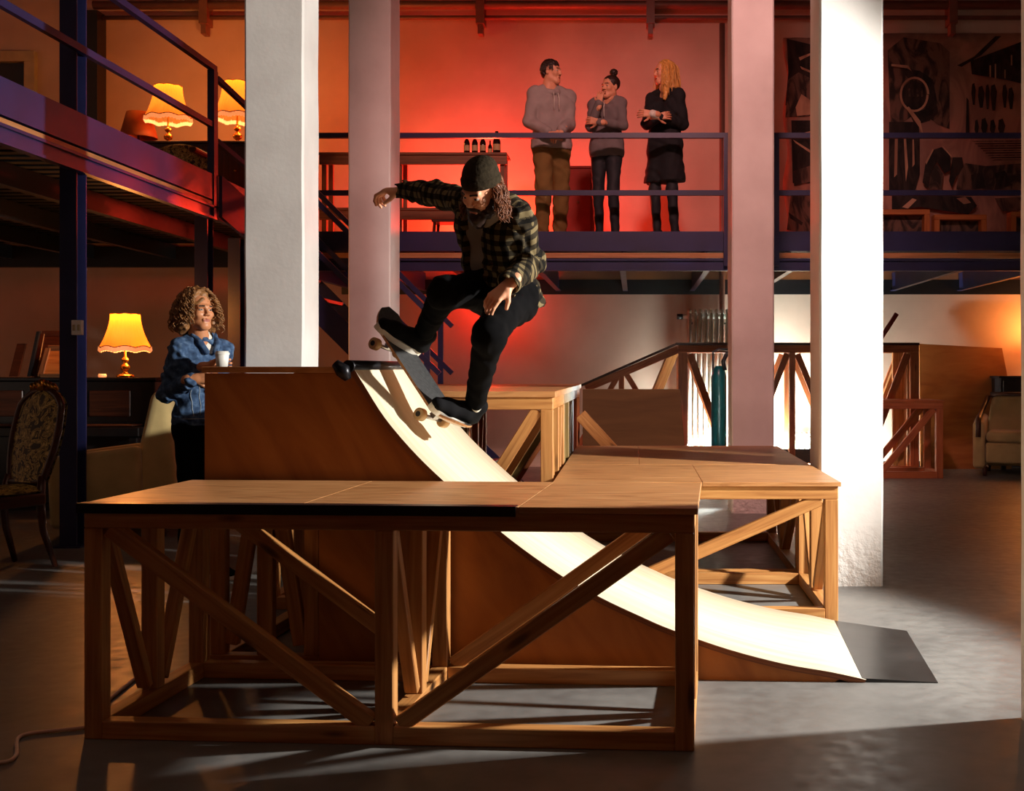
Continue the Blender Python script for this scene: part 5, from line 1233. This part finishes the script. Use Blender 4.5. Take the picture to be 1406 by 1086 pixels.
# woman in denim at the left of the ramp
def denim_woman():
    base = V((-2.475, 6.85, 0)); J = stand(base, (.80, -.60, 0), 1.64, .86, lean=.015, hipw=.078, shw=.145); s = J['s']
    J['hc'] = P(273, 428, 6.80); J['WR'] = P(266, 520, 6.62); J['ER'] = P(229, 541, 6.76); J['WL'] = P(287, 503, 6.66)
    J['poleR'] = V((-.35, -.35, -.8)); J['poleL'] = V((-.2, .5, -.8))
    hF = V((.76, -.62, .06))
    hs = dict(R=dict(D=(.9, .05, .1), N=(.1, .9, .2), side=-1, c=(.5, .7, .5)), L=dict(D=(.85, .2, .05), N=(.3, -.1, -.95) if False else (.2, -.9, .0), side=-1, c=(.45, .7, .6), t=(.8, .4, .45)))
    body = finish(J, 'woman with big curly hair in a blue denim jacket standing left of the ramp', SKT, hF, hs, hres=.003, legs='denim_black', shoes=('shoe', 'sole'), legr=(.088, .060, .045))
    mid = (J['SL']+J['SR'])/2; f = S(); torso(f, J, .0, J['w'], low=.02); f.cap(mid, mid+V((0, 0, .05)), .07, .055, k=.03); f.wr = .002; v, q = f.mesh(.008); mk('knit_top', [(v, q, 0)], ['knit'], body)
    f = S(); torso(f, J, .018, J['w'], low=.0, shoulder=.05); Fd, Rt = J['F'], J['R']; pel = (J['HL']+J['HR'])/2; f.plane(pel+V((0, 0, .03)), (0, 0, -1))
    for k in 'RL': limb(f, [J['S'+k], J['E'+k], J['W'+k].lerp(J['E'+k], .10)], [.056, .051, .042], 0, k=.02)
    # open front
    f.cap(mid+Fd*.16+V((0, 0, .06)), mid+Fd*.17-V((0, 0, .17)), .062, .012, k=.008, n=Rt, f=1.2, sub=True)
    f.cap(mid+Fd*.17-V((0, 0, .17)), pel+Fd*.16-V((0, 0, .16)), .02, .045, k=.006, sub=True)
    f.cap(mid+V((0, 0, .04)), mid+V((0, 0, .14)), .062, k=.006, sub=True)
    f.wr = .0048; f.wf = 1.7; v, q = f.mesh(.005); jk = mk('denim_jacket', [(v, q, 0)], ['denim'], body)
    # collar, seams, pocket flap, buttons
    from mathutils.bvhtree import BVHTree
    bv = BVHTree.FromPolygons([tuple(x) for x in v], [tuple(int(i) for i in x) for x in q]); sm = B()
    def seam(pts2):
        out = []
        for x_, z_ in pts2:
            o0 = J['q'](x_, .5, z_); hit = bv.ray_cast(o0, -J['F'], 1.0)
            if hit[0] is not None and (not out or (hit[0]-out[-1]).length < .06): out.append(hit[0]+J['F']*.001)
        if len(out) > 1: sm.tube(out, .0026, 5)
    ls = lambda a, b_, n=14: [(a[0]+(b_[0]-a[0])*i/n, a[1]+(b_[1]-a[1])*i/n) for i in range(n+1)]
    for x_ in (.040, .066): seam(ls((x_, 1.33), (x_, 1.0)))
    seam(ls((.05, 1.30), (.15, 1.30))); seam(ls((.05, 1.235), (.095, 1.215))); seam(ls((.095, 1.215), (.14, 1.235))); seam(ls((.085, 1.21), (.07, 1.0))); seam(ls((.125, 1.21), (.115, 1.0))); seam(ls((.03, .985), (.16, .985)))
    if sm.f: sm.obj('seam_stitching', 'denim_light', jk)
    f = S()
    for x in (-1, 1):
        pts = [J['q'](x*.030, .105, 1.385), J['q'](x*.060, .085, 1.44), J['q'](x*.070, .03, 1.485), J['q'](x*.05, -.05, 1.50), J['q'](0, -.075, 1.50)]
        for i in range(4): f.cap(pts[i], pts[i+1], .017, k=.012)
    v, q = f.mesh(.006); mk('collar', [(v, q, 0)], ['denim'], jk)
    b = B(); b.hexa([J['q'](.045, .118, 1.25), J['q'](.13, .075, 1.25), J['q'](.135, .085, 1.25), J['q'](.05, .13, 1.25), J['q'](.045, .122, 1.31), J['q'](.13, .08, 1.31), J['q'](.135, .09, 1.31), J['q'](.05, .134, 1.31)]); b.obj('pocket_flap', 'denim', jk, bevel=.003)
    for z in (.98, 1.08, 1.18, 1.28): q_ = J['q'](.026, .128, z); B().tube([q_, q_+Fd*.008], .007, 10).obj('button', 'brass', jk)
    f = S(); f.cap(pel-Rt*.055+V((0, 0, .03)), pel+Rt*.055+V((0, 0, .03)), .113, k=.02, n=Fd, f=1.06); f.plane(pel+V((0, 0, .012)), (0, 0, -1)); f.plane(pel+V((0, 0, .055)), (0, 0, 1))
    v, q = f.mesh(.006); mk('waistband', [(v, q, 0)], ['denim'], jk)
    Rr, Ff, Uu = frame(hF, (0, 0, 1)); hc = J['hc']; hp = lambda x, y, z: hc+Rr*x+Ff*y+Uu*z
    f = S(); f.ell(hp(0, -.035, .055), (.095, .095, .088), [Rr, Ff, Uu], k=.03)
    for x in (-1, 1): f.ell(hp(x*.088, -.03, -.03), (.035, .06, .10), [Rr, Ff, Uu], k=.03)
    f.ell(hp(0, -.10, -.04), (.10, .05, .11), [Rr, Ff, Uu], k=.03); f.ell(hp(0, .12, -.02), (.062, .12, .088), [Rr, Ff, Uu], k=.01, sub=True); f.wr = .008; f.wf = 2.6
    v, q = f.mesh(.006); ho = mk('hair', [(v, q, 0)], ['hair_curl'], body)
    rnd = random.Random(5); rs = []
    for i in range(420):
        a = rnd.uniform(.22*math.pi, 1.78*math.pi); el = rnd.uniform(-.3, 1.4); x = .088*math.sin(a)*math.cos(el); y = -.02+.092*math.cos(a)*math.cos(el); z = .045+.092*math.sin(el)
        p = hp(x, y, z); out = (Rr*x+Ff*(y+.02)+Uu*.04*math.sin(el)).normalized(); e1_ = out.cross(V((0, 0, 1))).normalized(); ph = rnd.uniform(0, 6.28); ln = rnd.uniform(.08, .16); cr_ = rnd.uniform(.006, .010); pts = []
        dz = V((0, 0, -1))
        for k in range(34):
            g = k/33; d = dz*(.35+.9*g)+out*(.50*(1-g)+.02); p = p+d.normalized()*ln/33; pts.append(p+(e1_*math.cos(ph+k*.62)+out*math.sin(ph+k*.62))*cr_*min(1, g*4+.2))
        rs.append(pts)
    strands('hair_curls', rs, 'hair_curl', ho, .0030, 5)
    # paper cup (held, so a thing of its own)
    c = P(305, 507, 6.60)-V((0, 0, .0)); t = thing('coffee_cup', c, 'small white takeaway coffee cup in the hand of the curly haired woman', 'cup')
    B().lathe(c, [(0, 0), (.028, 0), (.037, .085), (.036, .086), (0, .084)], 20).obj('cup_body', 'white', t)
    B().lathe(c, [(.039, .080), (.0395, .090), (.034, .093), (.033, .100), (0, .100)], 20).obj('lid', 'white', t)
denim_woman()

def balcony():
    Yb = 12.0; UZ = V((0, 0, 1))
    # man
    J = stand((X(757, Yb), Yb, DZ), (.42, -.9, 0), 1.84, 1.02, lean=.02, shw=.175, step=.03); J['hc'] = P(757, 99, Yb-.05)
    J['WR'] = P(752, 181, Yb-.27); J['WL'] = P(771, 178, Yb-.24)
    b1 = finish(J, 'man in a light grey hoodie and khaki trousers upstairs, nearest the bottles', SK, (.93, -.36, -.02), dict(R=dict(D=(.8, -.3, -.25), N=(.1, .3, -.9), side=1), L=dict(D=(-.5, -.4, -.5), N=(0, .5, -.8), side=1)), legs='khaki', female=False, legr=(.105, .082, .068), wr_=.005)
    hoodie(J, b1, 'hoodie', low=.05, arm=(.064, .060, .048), g=.024)
    Rr, Ff, Uu = frame((.93, -.36, -.02), UZ); hc = J['hc']; hp = lambda x, y, z: hc+Rr*x+Ff*y+Uu*z; Tt = [Rr, Ff, Uu]
    f = S(); f.ell(hp(0, -.016, .056), (.0765, .096, .076), Tt, k=.01); f.ell(hp(0, -.055, .0), (.072, .056, .07), Tt, k=.02); f.ell(hp(0, .13, -.02), (.11, .075, .098), Tt, k=.012, sub=True); f.wr = .003; f.wf = 4; v, q = f.mesh(.005); ho = mk('hair', [(v, q, 0)], ['hair_dark'], b1); strands('hair_locks', hairlocks(hc, Rr, Ff, Uu, 160, .045, 21, .25, .002, arc=(.28, 1.72), turns=.5, rad=1.02), 'hair_dark', ho, .003)
    # woman with the bun
    J = stand((X(833, Yb), Yb+.02, DZ), (-.35, -.93, 0), 1.74, .88, hipw=.08, shw=.145, step=-.02); J['hc'] = P(838, 120, Yb-.02)
    J['WR'] = P(823, 141, Yb-.28); J['ER'] = P(811, 174, Yb-.16); J['WL'] = P(822, 167, Yb-.27); J['EL'] = P(855, 172, Yb-.12)
    b2 = finish(J, 'woman with a hair bun in a dark grey hoodie upstairs, hand at her chin', SK, (-.66, -.74, -.03), dict(R=dict(D=(.1, .1, .98), N=(.3, .9, 0), side=1, c=(.5, .8, .6)), L=dict(D=(-.95, .05, .15), N=(0, .95, .1), side=1, c=(.5, .6, .4))), legs='legging', legr=(.088, .058, .042))
    hoodie(J, b2, 'hoodie2', low=.07, g=.02)
    Rr, Ff, Uu = frame((-.66, -.74, -.03), UZ); hc = J['hc']; Tt = [Rr, Ff, Uu]
    f = S(); f.ell(hp_(hc, Tt, 0, -.022, .045), (.079, .092, .082), Tt, k=.01); f.ell(hp_(hc, Tt, 0, .13, -.02), (.12, .07, .098), Tt, k=.008, sub=True); f.ell(hp_(hc, Tt, 0, -.055, .155), (.042, .042, .038), Tt, k=.012); f.wr = .002; f.wf = 5; v, q = f.mesh(.006); mk('hair', [(v, q, 0)], ['hair_dark'], b2)
    # blonde woman
    J = stand((X(913, Yb), Yb, DZ), (-.55, -.83, 0), 1.82, .90, hipw=.08, shw=.15, step=.01); J['hc'] = P(912, 100, Yb-.03)
    J['WR'] = P(902, 160, Yb-.30); J['ER'] = P(888, 170, Yb-.14); J['WL'] = P(896, 156, Yb-.33); J['EL'] = P(938, 170, Yb-.1)
    b3 = finish(J, 'blonde long haired woman in a loose black dress upstairs with folded arms', SK, (-.93, -.34, -.05), dict(R=dict(D=(.9, -.1, .1), N=(0, .95, 0), side=-1, c=(.5, .6, .4)), L=dict(D=(-.95, -.05, .05), N=(0, .95, 0), side=1, c=(.4, .5, .4))), legs='legging', legr=(.085, .056, .042))
    f = S(); torso(f, J, .020, J['w'], low=.0); pel = (J['HL']+J['HR'])/2
    for k in 'RL': limb(f, [J['S'+k], J['E'+k], J['W'+k].lerp(J['E'+k], .25)], [.060, .056, .052], 0, k=.02)
    for k in 'RL': s_ = 1 if k == 'R' else -1; f.cap(pel+J['R']*.045*s_+V((0, 0, .12)), pel+J['R']*.10*s_-V((0, 0, .55)), .105, .15, k=.06)
    f.plane(pel-V((0, 0, .37)), (0, 0, -1)); f.wr = .0045; v, q = f.mesh(.009); mk('dress', [(v, q, 0)], ['dress'], b3)
    f = S(); f.cap(J['WL'], J['WL'].lerp(J['EL'], .42), .038, .044); v, q = f.mesh(.007); mk('sleeve_cuff', [(v, q, 0)], ['knit'], b3)
    Rr, Ff, Uu = frame((-.93, -.34, -.05), UZ); hc = J['hc']; Tt = [Rr, Ff, Uu]
    f = S(); f.ell(hp_(hc, Tt, 0, -.026, .048), (.084, .098, .086), Tt, k=.01)
    for x in (-1, 1): f.chain([hp_(hc, Tt, x*.070, .0, .02), hp_(hc, Tt, x*.080, .01, -.12), hp_(hc, Tt, x*.085, .04, -.27)], [.032, .034, .020], k=.03)
    f.chain([hp_(hc, Tt, 0, -.06, .02), hp_(hc, Tt, 0, -.085, -.14), hp_(hc, Tt, 0, -.10, -.29)], [.065, .07, .04], k=.03); f.ell(hp_(hc, Tt, 0, .125, -.02), (.058, .10, .092), Tt, k=.01, sub=True); f.wr = .003; f.wf = 3; v, q = f.mesh(.006); ho = mk('hair', [(v, q, 0)], ['hair_blond'], b3)
    strands('hair_locks', hairlocks(hc, Rr, Ff, Uu, 110, .30, 11, .12, .004, arc=(.3, 1.7), turns=1.5, rad=1.08), 'hair_blond', ho, .0035)
def hp_(hc, T, x, y, z): return hc+T[0]*x+T[1]*y+T[2]*z
balcony()
# ------------------------------------------------------------------ light
def lamp(kind, name, loc, e, col, size=.2, target=None, spot=None, blend=.4, sy=None):
    l = bpy.data.lights.new(name, kind); l.energy = e; l.color = col
    if kind == 'AREA': l.size = size; l.shape = 'RECTANGLE' if sy else 'SQUARE'; l.size_y = sy or size
    else: l.shadow_soft_size = size
    if kind == 'SPOT': l.spot_size = math.radians(spot); l.spot_blend = blend
    o = bpy.data.objects.new(name, l); C.objects.link(o); o.location = loc
    if target is not None: o.rotation_euler = (V(target)-V(loc)).to_track_quat('-Z', 'Y').to_euler()
    return o
lamp('SPOT', 'key_floodlight', (3.9, 4.75, 2.35), 2150, (1, .96, .88), .10, (-1.0, 5.22, 1.6), 80, .28)
lamp('POINT', 'red_uplight', (-1.75, 14.3, 2.85), 270, (1, .035, .015), .1)
lamp('POINT', 'red_underlight', (-1.75, 14.45, 2.10), 26, (1, .03, .01), .1)
lamp('AREA', 'floor_floodlight', (1.6, 14.27, .17), 620, (.88, 1, .93), 1.5, (1.6, 14.8, .30), sy=.14)
lamp('SPOT', 'rear_floodlight', (.98, 10.75, 1.0), 320, (.9, 1, .95), .08, (.2, 9.0, 0), 80, .4)
lamp('AREA', 'ambient_fill', (-1.5, 4, 6.3), 30, (1, .62, .42), 4.0, (-1.5, 6, 0))  # weak warm fill added overhead for the ambient level, no real fixture
lamp('SPOT', 'pink_fill_spot', (.3, 5.2, 6.3), 1150, (1, .46, .41), .25, (.55, 11.5, 2.2), 64, .6)  # added pinkish fill for the rear columns, balcony and wall, no real fixture
w = bpy.data.worlds.new('world'); bpy.context.scene.world = w; w.use_nodes = True
w.node_tree.nodes['Background'].inputs[0].default_value = (.02, .015, .015, 1)
sc = bpy.context.scene; sc.view_settings.view_transform = 'Standard'; sc.view_settings.look = 'None'; sc.view_settings.exposure = 0; sc.view_settings.gamma = 1
